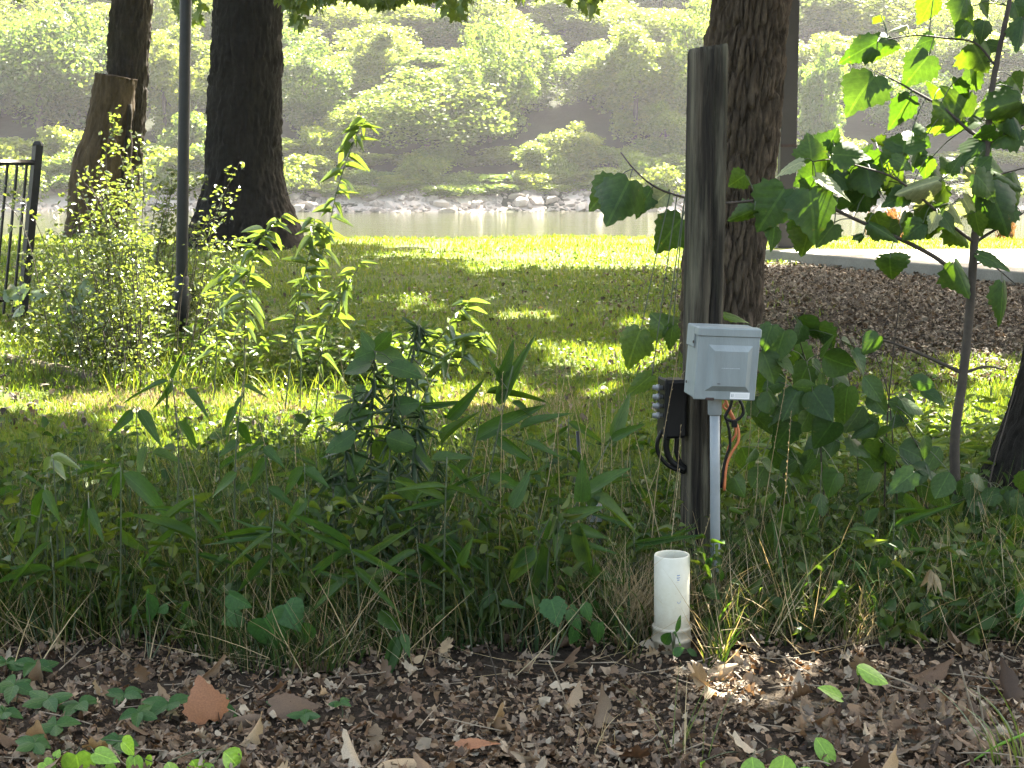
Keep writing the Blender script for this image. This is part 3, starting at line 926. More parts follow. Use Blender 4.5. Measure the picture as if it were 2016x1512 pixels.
# the sawn stem: stripped wood with torn bark at the foot
D2 = 23.75
topz = W(228, 152, D2)[2]
tr2, _ = trunk_mesh([(152, 187, 268), (200, 180, 264), (250, 169, 256), (300, 150, 252), (340, 139, 252), (400, 136, 250), (440, 130, 254), (468, 124, 262)], D2,
                    (topz + .02, (268 - 187) / 2 / FPX * D2, W(228, 152, D2)[0], D2), 110, .03, 'scaly', .03, (.05, .3, 4), 9, .7, 8, ztop_fine=topz)
V2, F2 = tr2
hz = V2[:, 2].max()
V2[:, 2] += np.where(V2[:, 2] > hz - .06, .10 * (V2[:, 0].max() - V2[:, 0]) / .6 - .06, 0)
sawn = mk('sawn_stem', V2, F2, M['heartwood'], left_tree)
sawn['label'] = 'bare brown sawn-off stem'
# torn bark strips left on the sawn stem's lower flanks
for x0, x1, y0, y1 in [(137, 150, 325, 462), (236, 256, 205, 460)]:
    n = 14
    ys = np.linspace(y0, y1, n)
    c = W(np.linspace((x0 + x1) / 2 + (10 if x0 > 200 else 6), (x0 + x1) / 2, n), ys, D2 - .16)
    mk('bark_strip', *tube(c, np.linspace(.03, .11, n) * (1 + .25 * np.sin(np.arange(n) * 1.9)), 9), M['bark_left'], left_tree)

D = 11.5
top = (7.5, .24, W(1500, -300, D)[0], D + .2)
tr, base = trunk_mesh([(-500, 1440, 1568), (0, 1410, 1548), (87, 1397, 1541), (200, 1386, 1533), (300, 1376, 1524), (430, 1362, 1506), (520, 1352, 1496), (620, 1347, 1491), (700, 1343, 1496), (730, 1335, 1504)],
                      D, top, 230, .021, 'furrow', .055, (.015, .15, 5), 40, .30, 2, ztop_fine=3.6)
oak = near_tree('oak_tree', 'oak trunk with deeply furrowed bark behind the wooden post', tr, base, M['bark_oak'], top, (1.5, 12.4, 8.2), (5.8, 5.2, 3.6), 17000, 13)

D = 6.4
top = (6.5, .2, W(2110, 200, D)[0], D + .2)
tr, base = trunk_mesh([(-200, 2060, 2210), (500, 2050, 2200), (680, 2030, 2200), (760, 2008, 2200), (830, 1985, 2205), (900, 1956, 2210), (950, 1932, 2220), (1000, 1900, 2230), (1060, 1870, 2240)],
                      D, top, 150, .02, 'furrow', .022, (.02, .2, 5), 30, .16, 6, ztop_fine=2.6)
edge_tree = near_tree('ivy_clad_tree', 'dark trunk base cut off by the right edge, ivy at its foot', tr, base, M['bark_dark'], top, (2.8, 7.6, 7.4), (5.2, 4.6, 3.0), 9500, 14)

gx, gy = 8.9, 19.6  # tree out of view, added only for the shade it casts on the lawn
top = (7.0, .26, gx, gy)
zz = gz(gx, gy)
path = smooth_path([[gx + .1, gy, zz - .2], [gx, gy, zz + 3], [gx, gy, 7.0]], 30)
tr = tube(path, np.interp(np.linspace(0, 1, 30), [0, .1, 1], [.46, .34, .26]), 40)
added_shade_tree = near_tree('shade_tree', 'unseen tree added outside the right edge of the view to shade the lawn', tr, (gx, gy, float(zz)), M['bark_left'], top, (6.6, 19.2, 8.6), (6.8, 6.2, 4.2), 21000, 15)

# ------------------------------------------------------------------ far bank: individual trees and shrubs (shared shapes, separate objects)
def far_crown(seed, wx, h, blobs, n, leaf, low=.25, droop=0.0):
    r = np.random.default_rng(seed)
    c = np.array([0, 0, h * (.47 + low / 2)]); rad = np.array([wx / 2, wx / 2, h * (1 - low) * .54])
    u = unit(r.normal(size=(blobs, 3)))
    bc = c + u * (r.uniform(.1, 1, (blobs, 1)) ** .4) * rad * .80
    br = r.uniform(.08, .19, blobs) * wx
    w = br ** 2; w /= w.sum()
    b = r.choice(blobs, n, p=w)
    dr = unit(r.normal(size=(n, 3)) + [0, 0, .35])
    p = bc[b] + dr * (br[b] * r.uniform(.55, 1.15, n))[:, None] * [1, 1, 1.0]
    p[:, 2] -= droop * np.clip(np.hypot(p[:, 0], p[:, 1]) / (wx / 2), 0, 1) ** 2
    nr = unit(dr + .9 * r.normal(size=(n, 3)))
    y = unit(np.cross(nr, r.normal(size=(n, 3)))) * [1, 1, .8]
    y[:, 2] -= .25 + droop * .3
    s = leaf * r.uniform(.6, 1.3, n)
    return scatter(T_KITE, p, basis_from(y, nr), np.stack([s * .75, s, s], -1)), bc
def far_trunk(h, bc, seed):
    r = np.random.default_rng(seed)
    sway = r.uniform(-.5, .5, 2)
    P = [[0, 0, -1.2], [sway[0] * .3, sway[1] * .3, h * .3], [sway[0], sway[1], h * .62]]
    parts = [tube(smooth_path(P, 8), np.linspace(.26, .13, 8), 7)]
    for b in bc[r.permutation(len(bc))[:6]]:
        z = h * r.uniform(.28, .6)
        s = np.array([sway[0] * z / h, sway[1] * z / h, z])
        parts.append(tube(smooth_path([s, (s + b) / 2 + [0, 0, -.3], b], 6), np.linspace(.10, .03, 6), 5))
    return merge(parts)
far_c, far_t = [], []
for s, (wx, h, bl, n, low, dr) in enumerate([(10, 12, 40, 10500, .04, .0), (9, 13, 36, 10000, .06, .5), (11, 11, 44, 10500, .0, 1.0), (8, 14, 34, 9500, .06, .0), (12, 12.5, 54, 12000, .0, 1.2), (6.5, 11, 32, 8000, .0, .2)]):
    lf, bc = far_crown(40 + s, wx, h, bl, n, .38, low, dr)
    far_c.append((mesh('far_crown', *lf, M['far_leaf']), wx, h)); far_t.append(mesh('far_trunk', *far_trunk(h, bc, s), M['bark_far']))
def far_tree(px, ytop, wpx, y, proto, label, group=None, ybase=None, squash=None):
    """crown centred on photo column px, top at photo row ytop, wpx wide, standing at distance y"""
    x = (px - CX) / FPX * y * 1.0
    zb = float(hill_z(x, y))
    zt = W(px, ytop, y)[2]
    me, wx, h = far_c[proto]
    sxy = wpx / FPX * y / wx
    sz = max(.35, (zt - zb) / h)
    t = thing('far_tree', (x, y, zb), label, 'tree', group)
    A = np.eye(4); A[:3, :3] = rotz(R.uniform(0, 6.28)) @ np.diag([sxy, sxy, sz]); A[:3, 3] = (x, y, zb)
    place('crown', me, t, A); place('trunk', far_t[proto], t, A)
    return t
FT = [(845, 135, 350, 117, 4, 'broad yellow-green tree filling the middle of the far bank'), (965, 32, 200, 121, 0, 'tall pale crown rising behind the broad yellow-green tree, right of its top'),
      (1135, 222, 120, 116, 5, 'rounded vine-draped tree just left of the wooden post across the river'), (1245, 40, 190, 121, 3, 'tall pale tree across the river, seen just left of the wooden post'),
      (620, 62, 170, 121, 1, 'far tree seen just right of the massive dark trunk'), (90, -30, 340, 124, 2, 'sunlit crown in the top left corner across the river'),
      (335, 60, 130, 122, 3, 'far tree seen between the left trunk and the black metal pole'), (1370, -20, 170, 122, 1, 'pale tree showing above the top of the wooden post'),
      (1605, 40, 110, 118, 5, 'tall narrow sunlit tree across the river just right of the brown column'), (1850, 5, 210, 126, 0, 'hazy far tree behind the sycamore sapling top'),
      (1790, 110, 190, 121, 2, 'low hazy tree behind the sycamore leaves on the right'), (760, 45, 130, 126, 3, 'pale hazy tree left of the tall crown in mid view'),
      (690, 190, 110, 118, 5, 'small tree left of the broad yellow-green tree on the far bank'), (1310, 180, 110, 117, 5, 'low sunlit tree touching the left edge of the wooden post'),
      (480, 100, 200, 123, 0, 'far tree hidden mostly behind the massive dark trunk'), (1960, 190, 150, 119, 1, 'far tree at the right edge behind sapling leaves'),
      (1060, 300, 100, 115.5, 5, 'short leafy tree at the foot of the dark gap left of the post')]
for a in FT: far_tree(*a)
for k in range(96):
    row = k % 4
    px = (k // 4) * 96 - 100 + 24 * row + R.uniform(-28, 28)
    y = 128 + row * 12 + R.uniform(-3, 3)
    far_tree(px, [R.uniform(30, 150), R.uniform(-60, 50), R.uniform(-150, -60), R.uniform(-240, -140)][row], R.uniform(150, 240), y, int(R.integers(0, 5)),
             'one of the hazy trees massed on the upper hillside across the river', 'trees massed on the upper far hillside')
sh_m = []
for s, (wx, h, bl, n) in enumerate([(4.2, 3.0, 30, 3800), (5.0, 2.4, 34, 4000), (3.2, 3.6, 26, 3400)]):
    sh_m.append(mesh('shrub_foliage', *far_crown(70 + s, wx, h, bl, n, .26, .0, .2)[0], M['far_shrub']))
SH = [(-30, 300, 150), (60, 290, 130), (130, 300, 110), (215, 320, 120), (320, 275, 140), (385, 300, 130), (470, 310, 140), (565, 300, 120), (620, 335, 110), (680, 345, 120), (745, 340, 110), (800, 318, 120), (860, 345, 110),
      (925, 340, 120), (985, 345, 100), (1040, 318, 110), (1095, 335, 110), (1165, 325, 110), (1225, 310, 120), (1290, 300, 120), (1360, 310, 130), (1450, 310, 140), (1560, 320, 130), (1640, 345, 120), (1720, 360, 120), (1800, 350, 130), (1880, 345, 120), (1960, 340, 130), (2050, 340, 130)]
for k, (px, yt, wpx) in enumerate(SH):
    for rep in range(3):
        qx = px + R.uniform(-14, 14) + rep * 38
        y = float(shore_y((qx - CX) / FPX * 113)) + (3.0, 5.0, 8.5)[rep] + R.uniform(-.3, .5); qt = yt + (30, -4, -42)[rep] + R.uniform(-10, 10)
        x = (qx - CX) / FPX * y; zb = float(hill_z(x, y)) - .3
        sz = max(.3, (W(qx, qt, y)[2] - zb) / [3.0, 2.4, 3.6][(k + rep) % 3])
        sxy = wpx / FPX * y / [4.2, 5.0, 3.2][(k + rep) % 3] * 1.05
        o = link('shore_shrub', sh_m[(k + rep) % 3])
        o.matrix_world = Matrix.Translation((x, y, zb)) @ Matrix.Rotation(R.uniform(0, 6.3), 4, 'Z') @ Matrix.Diagonal((sxy, sxy, sz, 1))
        tag(o, 'low bright green shrub in the hedge above the far rocky shore', 'shrub', 'shrubs along the far rocky shore')
# reddish brush at the water's edge on the right
lf, _ = far_crown(99, 2.0, 1.4, 16, 900, .16, 0, 0)
p0 = W(1745, 455, 27.0)
for i, (px, s) in enumerate([(1738, .8), (1975, .4)]):
    x = (px - CX) / FPX * 25.2; z = float(gz(x, 25.2))
    o = mk('reddish_bush', lf[0] * [.45 * s, .45 * s, .75] + [x, 25.2, z - .1], lf[1], M['orange_bush'], origin=(x, 25.2, z))
    tag(o, ['reddish orange bush on the near river bank behind the sapling', 'small reddish bush on the river bank at far right'][i], 'bush')
# ------------------------------------------------------------------ made things
def lathe(prof, n=32, axis_tilt=None, at=(0, 0, 0)):
    """prof: list of (radius, z)"""
    prof = np.asarray(prof, float); m = len(prof)
    a = np.linspace(0, 2 * PI, n, endpoint=False)
    V = np.stack([prof[:, 0:1] * np.cos(a), prof[:, 0:1] * np.sin(a), np.repeat(prof[:, 1:2], n, 1)], -1).reshape(-1, 3)
    i, j = np.meshgrid(np.arange(m - 1), np.arange(n), indexing='ij')
    F = np.stack([i * n + j, i * n + (j + 1) % n, (i + 1) * n + (j + 1) % n, (i + 1) * n + j], -1).reshape(-1, 4)
    if axis_tilt is not None: V = V @ np.asarray(axis_tilt).T
    return V + np.asarray(at, float), [F]
def onground(px, py, d):
    p = W(px, py, d)
    return np.array([p[0], p[1], float(gz(p[0], p[1]))])

# black metal fence at the left edge
pt, pb = W(75, 283, 12.6), W(46, 590, 12.6)
pbase = pb.copy(); pbase[2] = float(gz(pb[0], pb[1])) - .05
lean = (pb - pt) / (pt[2] - pb[2])                      # sideways drift per metre down
def down(p, z): return p + lean * (p[2] - z)
fence = thing('metal_fence', down(pt, float(gz(pb[0], pb[1]))), 'black metal picket fence at the left edge', 'fence')
ax = unit(-lean)
s = .034
P = np.array([down(pt, z) for z in (pbase[2], pt[2] - .012)])
V, F = tube(P, s * 1.30, 4); Vr = V
mk('post', *tube(np.array([P[0], P[1]]), .045, 4), M['black_metal'], fence, False)
mk('post_cap', *lathe([(0, .035), (.030, .030), (.048, .008), (.048, -.006), (0, -.006)], 4, rotz(PI / 4), pt - [0, 0, .01]), M['black_metal'], fence, False)
dirf = unit(np.array([-.40, -.92, 0]))
railz = W(40, 320, 12.6)[2]
def rail(z, name):
    a = down(pt, z); b = a + dirf * 2.6
    mk(name, *tube(np.array([a, b]), .022, 4), M['black_metal'], fence, False)
rail(railz, 'top_rail')
rail(pbase[2] + .22, 'bottom_rail')
for k in range(1, 21):
    o = dirf * (.112 * k)
    a = down(pt, railz + .005) + o; b = down(pt, pbase[2] + .10) + o
    mk('picket', *tube(np.array([b, a]), .0125, 4), M['black_metal'], fence, False)

# black metal pole
d = 12.4
a = W(355.5, 660, d); a[2] = float(gz(a[0], a[1])); b = W(366, -20, d)
b = a + (b - a) * 2.2
pole = thing('metal_pole', a, 'slender black metal pole standing in the small-leaved shrub', 'pole')
ts = np.linspace(0, 1, 40)
P = a + (b - a) * ts[:, None]
mk('shaft', *tube(P, np.full(40, .047), 20), M['black_metal'], pole)
mk('base_sleeve', *tube(np.array([a - [0, 0, .1], a + (b - a) * .085, a + (b - a) * .086, a + (b - a) * .088]), [.058, .058, .054, .05], 20), M['black_metal'], pole)
mk('cap', *lathe([(.049, -.02), (.056, 0), (.05, .03), (.02, .06), (0, .065)], 20, None, b), M['black_metal'], pole)

# steel column on the slab corner
d = 18.35
cb = W(1545, 489, d); cb[2] = SZ
col = thing('steel_column', cb, 'brown steel column on the concrete slab behind the oak trunk', 'column')
H = 4.4; up = unit(W(1556, 0, d) - W(1546, 488, d)); A = np.stack([[1, 0, 0], np.cross(up, [1, 0, 0]), up], -1)
def colpart(name, off, size, mat, bev=.004):
    V, F = box(off, size, None, bev)
    return mk(name, V @ A.T + cb, F, mat, col, False)
colpart('flange', (.01, -.055, H / 2 + .012), (.19, .018, H), M['column'])
colpart('flange', (.01, .105, H / 2 + .012), (.19, .018, H), M['column'])
colpart('web', (-.075, .026, H / 2 + .012), (.016, .140, H - .002), M['column_dark'])
colpart('base_plate', (.0, .026, .007), (.30, .30, .014), M['column'], .003)
colpart('joint_band', (.01, -.068, 1.22), (.196, .010, .035), M['rust'], .003)
for sx in (-.12, .12): 
    V, F = lathe([(0, .03), (.012, .03), (.014, .026), (.014, 0)], 8)
    mk('anchor_bolt', (V + [sx, -.095, .013]) @ A.T + cb, F, M['bolt'], col)

# weathered wooden post
YAW = math.radians(12)
d = 5.27
pc = W(1384, 640, d); g0 = float(gz(pc[0], pc[1]))
zt = W(1384, 92, d)[2]
post = thing('wooden_post', (pc[0], pc[1], g0), 'weathered square wooden post carrying the grey box', 'post')
w = .114; n = 176; rows = 190
t = np.linspace(0, 4, n, endpoint=False)
side = np.floor(t).astype(int); f = t - side
h = w / 2
sq = np.where((side == 0)[:, None], np.stack([-h + w * f, np.full(n, -h)], -1),
     np.where((side == 1)[:, None], np.stack([np.full(n, h), -h + w * f], -1),
     np.where((side == 2)[:, None], np.stack([h - w * f, np.full(n, h)], -1), np.stack([np.full(n, -h), h - w * f], -1))))
# round the arrises
rr = np.linalg.norm(sq, axis=1); lim = h * 1.29
sq = sq * np.minimum(1, lim / rr)[:, None]
zz = np.linspace(g0 - .3, zt, rows)
Vs = []
for z in zz:
    p3 = np.c_[sq * 60, np.full(n, z * 3.0)]
    e = .0016 * (fbm(p3, 3) - .5) * 2 + .0022 * (fbm(np.c_[sq * 22, np.full(n, z * 2.0)] + 5, 2) - .5)
    cx = .012 + .004 * math.sin(z * 5) + .003 * math.sin(z * 17)
    front = (side == 0) & (np.abs(sq[:, 0] - cx) < .0045)
    dep = .012 * (0.5 + .5 * math.sin(z * 2.3 + 1)) + .004
    notch = math.exp(-((z - (W(1398, 475, d)[2])) / .022) ** 2)
    wide = (side == 0) & (np.abs(sq[:, 0] - cx) < .0045 + .007 * notch)
    e = np.where(front, e - dep, e); e = np.where(wide & ~front, e - .010 * notch, e)
    cx2 = -.02 + .004 * math.sin(z * 4 + 2)
    e = np.where((side == 0) & (np.abs(sq[:, 0] - cx2) < .0022), e - .004 * (math.sin(z * 3.3) > -.3), e)
    wear = 1 - .05 * max(0, (z - (zt - .03)) / .03) ** 2
    q = sq * wear * (1 + e / rr)[:, None]
    zc = z + (.008 * (q[:, 0] / h) * (z > zt - .02)) + (.006 * (fbm(np.c_[sq * 90, np.zeros(n)], 2) - .5) if z > zt - .02 else 0)
    Vs.append(np.c_[q, np.broadcast_to(zc, n)])
V = np.concatenate(Vs)
i, j = np.meshgrid(np.arange(rows - 1), np.arange(n), indexing='ij')
F = np.stack([i * n + j, i * n + (j + 1) % n, (i + 1) * n + (j + 1) % n, (i + 1) * n + j], -1).reshape(-1, 4)
V = np.vstack([V, [0, 0, zt - .004]]); k = np.arange(n)
cap = np.stack([np.full(n, rows * n), (rows - 1) * n + k, (rows - 1) * n + (k + 1) % n], -1)
V[:, :2] = V[:, :2] @ rotz(YAW)[:2, :2].T + pc[:2]
mk('timber', V, [F, cap], M['post'], post)
V, F = lathe([(0, .0), (.006, .0), (.008, -.004)], 10, rotx(PI / 2)); 

# grey electrical box on the post
RB = rotz(YAW) @ roty(math.radians(3.2)) @ rotx(math.radians(2.5))
bc = W(1420, 712, 5.04)
bw, bh, bd = .214, .238, .105
ebox = thing('electrical_box', bc, 'grey metal electrical box screwed to the wooden post', 'electrical box')
def bp(name, V, F, mat, parent=ebox, smooth=False):
    return mk(name, V @ RB.T + bc, F, mat, parent, smooth)
def bbox(name, c, s, mat, parent=ebox, bev=.003):
    V, F = box(c, s, None, bev)
    return bp(name, V, F, mat, parent)
bbox('body', (0, .004, -.002), (bw - .008, bd, bh - .008), M['box_side'])
bbox('side_wrap', (-.0025, .018, bh / 2 - .036), (bw - .001, bd - .030, .072), M['box_side'])
cover = bbox('cover', (0, -bd / 2 - .002, -.012), (bw, .014, bh - .024), M['box_grey'])
bbox('hood', (-.001, -bd / 2 + .009, bh / 2 - .012), (bw + .006, .044, .031), M['box_grey'], bev=.004)
# raised square panel on the cover
def frust(cx, cz, o, i, y0, y1):
    V = np.array([[cx + sx * q, y, cz + sz * q] for q, y in ((o, y0), (i, y1)) for sx, sz in ((-1, -1), (1, -1), (1, 1), (-1, 1))], float)
    k = np.arange(4)
    return V, [np.vstack([np.stack([k, (k + 1) % 4, 4 + (k + 1) % 4, 4 + k], -1), [[4, 5, 6, 7]]])]
yf = -bd / 2 - .0092
bp('raised_panel', *frust(.006, -.012, .078, .058, yf + .001, yf - .013), M['box_grey'], cover)
bbox('sticker', (.052, yf - .0005, -bh / 2 + .016), (.068, .001, .022), M['sticker'], cover, 0)
for qx in (.023, .028): bbox('print', (qx, yf - .0015, -bh / 2 + .0165), (.003, .0006, .010), M['soft_ink'], cover, 0)
for qz in (0, .004, -.004): bbox('print', (.056, yf - .0015, -bh / 2 + .016 + qz), (.046, .0005, .0009), M['soft_ink'], cover, 0)
for q in range(9): bbox('print', (-.022 + q * .0072, yf - .0136, -.010), (.005, .0004, .0016 + .0006 * (q % 3)), M['soft_ink'], cover, 0)
bbox('latch', (-.052, yf + .003, -bh / 2 + .003), (.030, .014, .009), M['rust'], ebox, .002)
bbox('latch_tab', (-.030, yf - .014, -.062), (.010, .002, .003), M['ink'], cover, 0)
V, F = lathe([(0, .002), (.004, .002), (.0055, 0)], 10, roty(-PI / 2))
bp('screw', V + [-bw / 2 - .003, -.02, bh / 2 - .052], F, M['rust'])
V, F = lathe([(0, .002), (.004, .002), (.0055, 0)], 10, roty(-PI / 2))
bp('screw', V + [-bw / 2 - .002, .02, -bh / 2 + .045], F, M['rust'])

# conduit under the box
ct = W(1407, 786, 5.05); cbm = W(1409, 1250, 5.05); cbm[2] = float(gz(cbm[0], cbm[1])) - .06
cond = thing('conduit', (cbm[0], cbm[1], cbm[2] + .06), 'pale grey conduit running from the electrical box to the ground', 'pipe')
mk('pipe', *tube(np.array([cbm, ct + (cbm - ct) * .3, ct]), .0168, 20), M['conduit'], cond)
mk('coupling', *tube(np.array([ct + (cbm - ct) * .065, ct + (cbm - ct) * .06, ct, ct + [0, 0, .006]]), [.019, .0235, .0235, .0235], 20), M['conduit'], cond)

# black junction box with its plugs and cables, on the left of the post
d = 5.24
jc = W(1325, 803, d)
jb = thing('junction_box', jc, 'black plastic junction box on the left side of the wooden post', 'junction box')
V, F = box((0, 0, 0), (.078, .085, .205), rotz(YAW), .010)
mk('housing', V + jc, F, M['black_plastic'], jb, False)
V, F = box((-.036, -.0, .0), (.012, .092, .212), rotz(YAW), .005)
mk('lid', V + jc + [0, 0, .0], F, M['black_plastic'], jb, False)
for y in (763, 781, 799, 818):
    a = W(1305, y, d - .02); b = W(1285, y, d - .02)
    P = np.array([a, a + (b - a) * .3, a + (b - a) * .31, a + (b - a) * .65, a + (b - a) * .66, b])
    mk('connector', *tube(P, [.007, .007, .0115, .0115, .0085, .0085], 12), M['bolt'], jb)
cabs = [[(1303, 848), (1294, 872), (1298, 896), (1318, 918), (1348, 930)], [(1313, 860), (1312, 884), (1322, 908), (1349, 926)], [(1333, 860), (1332, 890), (1340, 912), (1352, 922)]]
for c, (pts, rad) in enumerate(zip(cabs, (.0075, .011, .0085))):
    P = smooth_path([W(x, y, d - .01 + .02 * q / 4) for q, (x, y) in enumerate(pts)], 24)
    mk('cable', *tube(P, rad, 10), M['cable'], jb)
oc = thing('orange_cable', W(1430, 915, 5.3), 'orange cable looping down below the grey box', 'cable')
mk('strand', *tube(smooth_path([W(x, y, 5.2) for x, y in [(1426, 782), (1436, 806), (1447, 828), (1454, 848), (1453, 870), (1440, 892), (1430, 918), (1426, 965)]], 30), .0048, 8), M['orange'], oc)
mk('strand', *tube(smooth_path([W(x, y, 5.22) for x, y in [(1432, 790), (1424, 800), (1436, 812), (1446, 835), (1448, 856), (1436, 876), (1425, 925), (1423, 960)]], 30), .0042, 8), M['orange'], oc)
bcb = thing('black_cable', W(1430, 930, 5.3), 'black cable loop with clip hanging below the right of the grey box', 'cable')
mk('loop', *tube(smooth_path([W(x, y, 5.16) for x, y in [(1443, 776), (1438, 800), (1428, 822), (1446, 829), (1462, 816), (1462, 800), (1454, 784), (1450, 774)]], 40), .0055, 8), M['cable'], bcb)
mk('tail', *tube(smooth_path([W(x, y, 5.2) for x, y in [(1430, 826), (1436, 850), (1437, 880), (1428, 905), (1420, 960)]], 20), .005, 8), M['cable'], bcb)
V, F = box((0, 0, 0), (.020, .014, .026), None, .003)
mk('clip', V + W(1446, 834, 5.15), F, M['black_plastic'], bcb, False)

# white PVC stand pipe in front
d = 4.75
b0 = W(1322, 1300, d); b0[2] = float(gz(b0[0], b0[1])); zt = W(1318, 1091, d)[2]
tilt = roty(-.012)
pipe = thing('standpipe', b0, 'open white plastic pipe standing in the leaf litter', 'pipe')
L = zt - b0[2]; r1 = .0570
mk('tube', *lathe([(r1, -.05), (r1, L - .003), (r1 - .002, L), (r1 - .0058, L), (r1 - .0065, L - .003), (r1 - .0065, -.05)], 56, tilt, b0), M['pvc'], pipe)
r2 = .0635
mk('coupling', *lathe([(r1 - .001, -.04), (r2 - .002, -.04), (r2 - .002, .028), (r2 + .002, .032), (r2 + .002, .040), (r2 - .002, .044), (r2 - .002, .066), (r2 + .001, .070), (r2 + .001, .078), (r2 - .002, .081), (r1 - .001, .081)], 56, tilt, b0), M['pvc'], pipe)
def on_pipe(zc, ac, pts, name):
    """flat print wrapped on the pipe: pts in metres (u round the pipe, v up)"""
    pts = np.asarray(pts, float)
    an = ac + pts[:, 0] / r1
    V = np.stack([(r1 + .0004) * np.cos(an), (r1 + .0004) * np.sin(an), zc + pts[:, 1]], -1)
    n = len(pts) // 2
    F = np.array([[2 * i, 2 * i + 1, 2 * i + 3, 2 * i + 2] for i in range(n - 1)])
    mk(name, V @ tilt.T + b0, [F], M['blue_ink'], pipe)
def arcpts(r0, r1_, a0, a1, n=14):
    a = np.linspace(a0, a1, n)
    return np.stack([np.c_[r0 * np.cos(a), r0 * np.sin(a)], np.c_[r1_ * np.cos(a), r1_ * np.sin(a)]], 1).reshape(-1, 2)
on_pipe(.172, -PI / 2 + .30, arcpts(.0042, .0060, -PI * 1.05, .15 * PI), 'print')
for k, (zc, wv) in enumerate([(.258, .010), (.250, .012), (.243, .008)]):
    on_pipe(zc - .0 * k, -PI / 2 + .27, [(-wv / 2, -.0018), (-wv / 2, .0018), (0, -.0022), (0, .0014), (wv / 2, -.0012), (wv / 2, .002)], 'print')

# small white capped pipe and black rod behind it
d = 5.9
b1 = onground(1176, 1100, d)
sp_ = thing('capped_pipe', b1, 'small white plastic pipe with wider cap among the weeds', 'pipe')
z1, z2 = W(1176, 1047, d)[2] - b1[2], W(1168, 987, d)[2] - b1[2]
mk('tube', *lathe([(.0155, -.05), (.0155, z1 + .02)], 20, None, b1), M['pvc_white'], sp_)
mk('cap', *lathe([(.0155, z1 - .025), (.022, z1 - .012), (.031, z1), (.031, z2 - .004), (.028, z2), (0, z2 + .002)], 24, None, b1 + [-.014, 0, 0]), M['pvc_white'], sp_)
b2 = onground(1150, 1100, 6.1)
rod = mk('metal_rod', *tube(np.array([b2 - [0, 0, .1], W(1145, 960, 6.1), W(1137, 849, 6.1)]), [.0085, .0085, .008], 10), M['black_metal'], origin=b2)
tag(rod, 'thin black rod sticking up from the weeds left of the post', 'rod')

# half-buried old timbers
def old_timber(name, a, b, wid, hgt, seed, label):
    a, b = np.asarray(a, float), np.asarray(b, float)
    ax = unit(b - a); sd = unit(np.cross([0, 0, 1.0], ax)); L = np.linalg.norm(b - a)
    nu, nv = 90, 26
    th = np.linspace(-.05 * PI, 1.05 * PI, nv)
    prof = np.stack([-np.sign(np.cos(th)) * np.abs(np.cos(th)) ** .6 * wid / 2, np.abs(np.sin(th)) ** .5 * np.sign(np.sin(th)) * hgt], -1)
    u = np.linspace(0, L, nu)
    U, J = np.meshgrid(u, np.arange(nv), indexing='ij')
    q = prof[J]
    e = .020 * (fbm(np.stack([U * 1.6, q[..., 0] * 26, q[..., 1] * 26], -1) + seed, 4) - .5) + .010 * (fbm(np.stack([U * 4, q[..., 0] * 70, q[..., 1] * 70], -1) + seed, 3) - .5)
    V = a + U[..., None] * ax + (q[..., 0:1] * (1 + e[..., None] * 22)) * sd + (q[..., 1:2] + e[..., None]) * np.array([0, 0, 1.0])
    i, j = np.meshgrid(np.arange(nu - 1), np.arange(nv - 1), indexing='ij')
    F = np.stack([i * nv + j, (i + 1) * nv + j, (i + 1) * nv + j + 1, i * nv + j + 1], -1).reshape(-1, 4)
    o = mk(name, V.reshape(-1, 3), [F], M['timber'], origin=(a + b) / 2)
    return tag(o, label, 'timber')
old_timber('old_timber', (.80, 4.08, .0), (1.75, 4.02, .0),   .30, .016, 3, 'weathered flat timber half buried under dead leaves at the lower right')
q0, q1 = onground(-60, 640, 10.9), onground(190, 640, 10.6)
old_timber('edging_timber', q0, q1, .14, .045, 6, 'old grey edging timber under the weeds at the left edge')
# ------------------------------------------------------------------ plants one can pick out
def leafobj(parent, T, key, mat, base, tip, wpx, d0, d1=None, nrm=None, name='leaf'):
    """a leaf object: stalk end and tip given as photo pixels at distances d0, d1"""
    i = int(R.integers(0, len(T)))
    b = W(base[0], base[1], d0); t = W(tip[0], tip[1], d1 if d1 is not None else d0 + R.uniform(-.06, .06))
    if nrm is None: nrm = np.array([R.uniform(-.5, .5), -.75, R.uniform(.2, .9)])
    return place(name, tmesh(key + str(i), T[i], mat), parent, leaf_matrix(b, t, nrm, wpx / FPX * d0)), b
def stem(parent, pts, d, r0, r1, mat, name='stem', n=None, seg=7):
    if np.isscalar(d): d = [d] * len(pts)
    P = smooth_path([W(x, y, q) for (x, y), q in zip(pts, d)], n or max(6, 4 * len(pts)))
    mk(name, *tube(P, np.linspace(r0, r1, len(P)), seg), mat, parent)
    return P
def petioles(parent, paths, bases, mat, r=.0022):
    allp = np.concatenate(paths); parts = []
    for b in bases:
        k = np.argmin(np.linalg.norm(allp - b, axis=1)); a = allp[k]
        if np.linalg.norm(a - b) > .006:
            parts.append(tube(smooth_path([a, (a + b) / 2 + [0, 0, .012], b], 5), r, 5, False))
    if parts:
        kind(mk('leaf_stalks', *merge(parts), mat, parent), 'stuff')

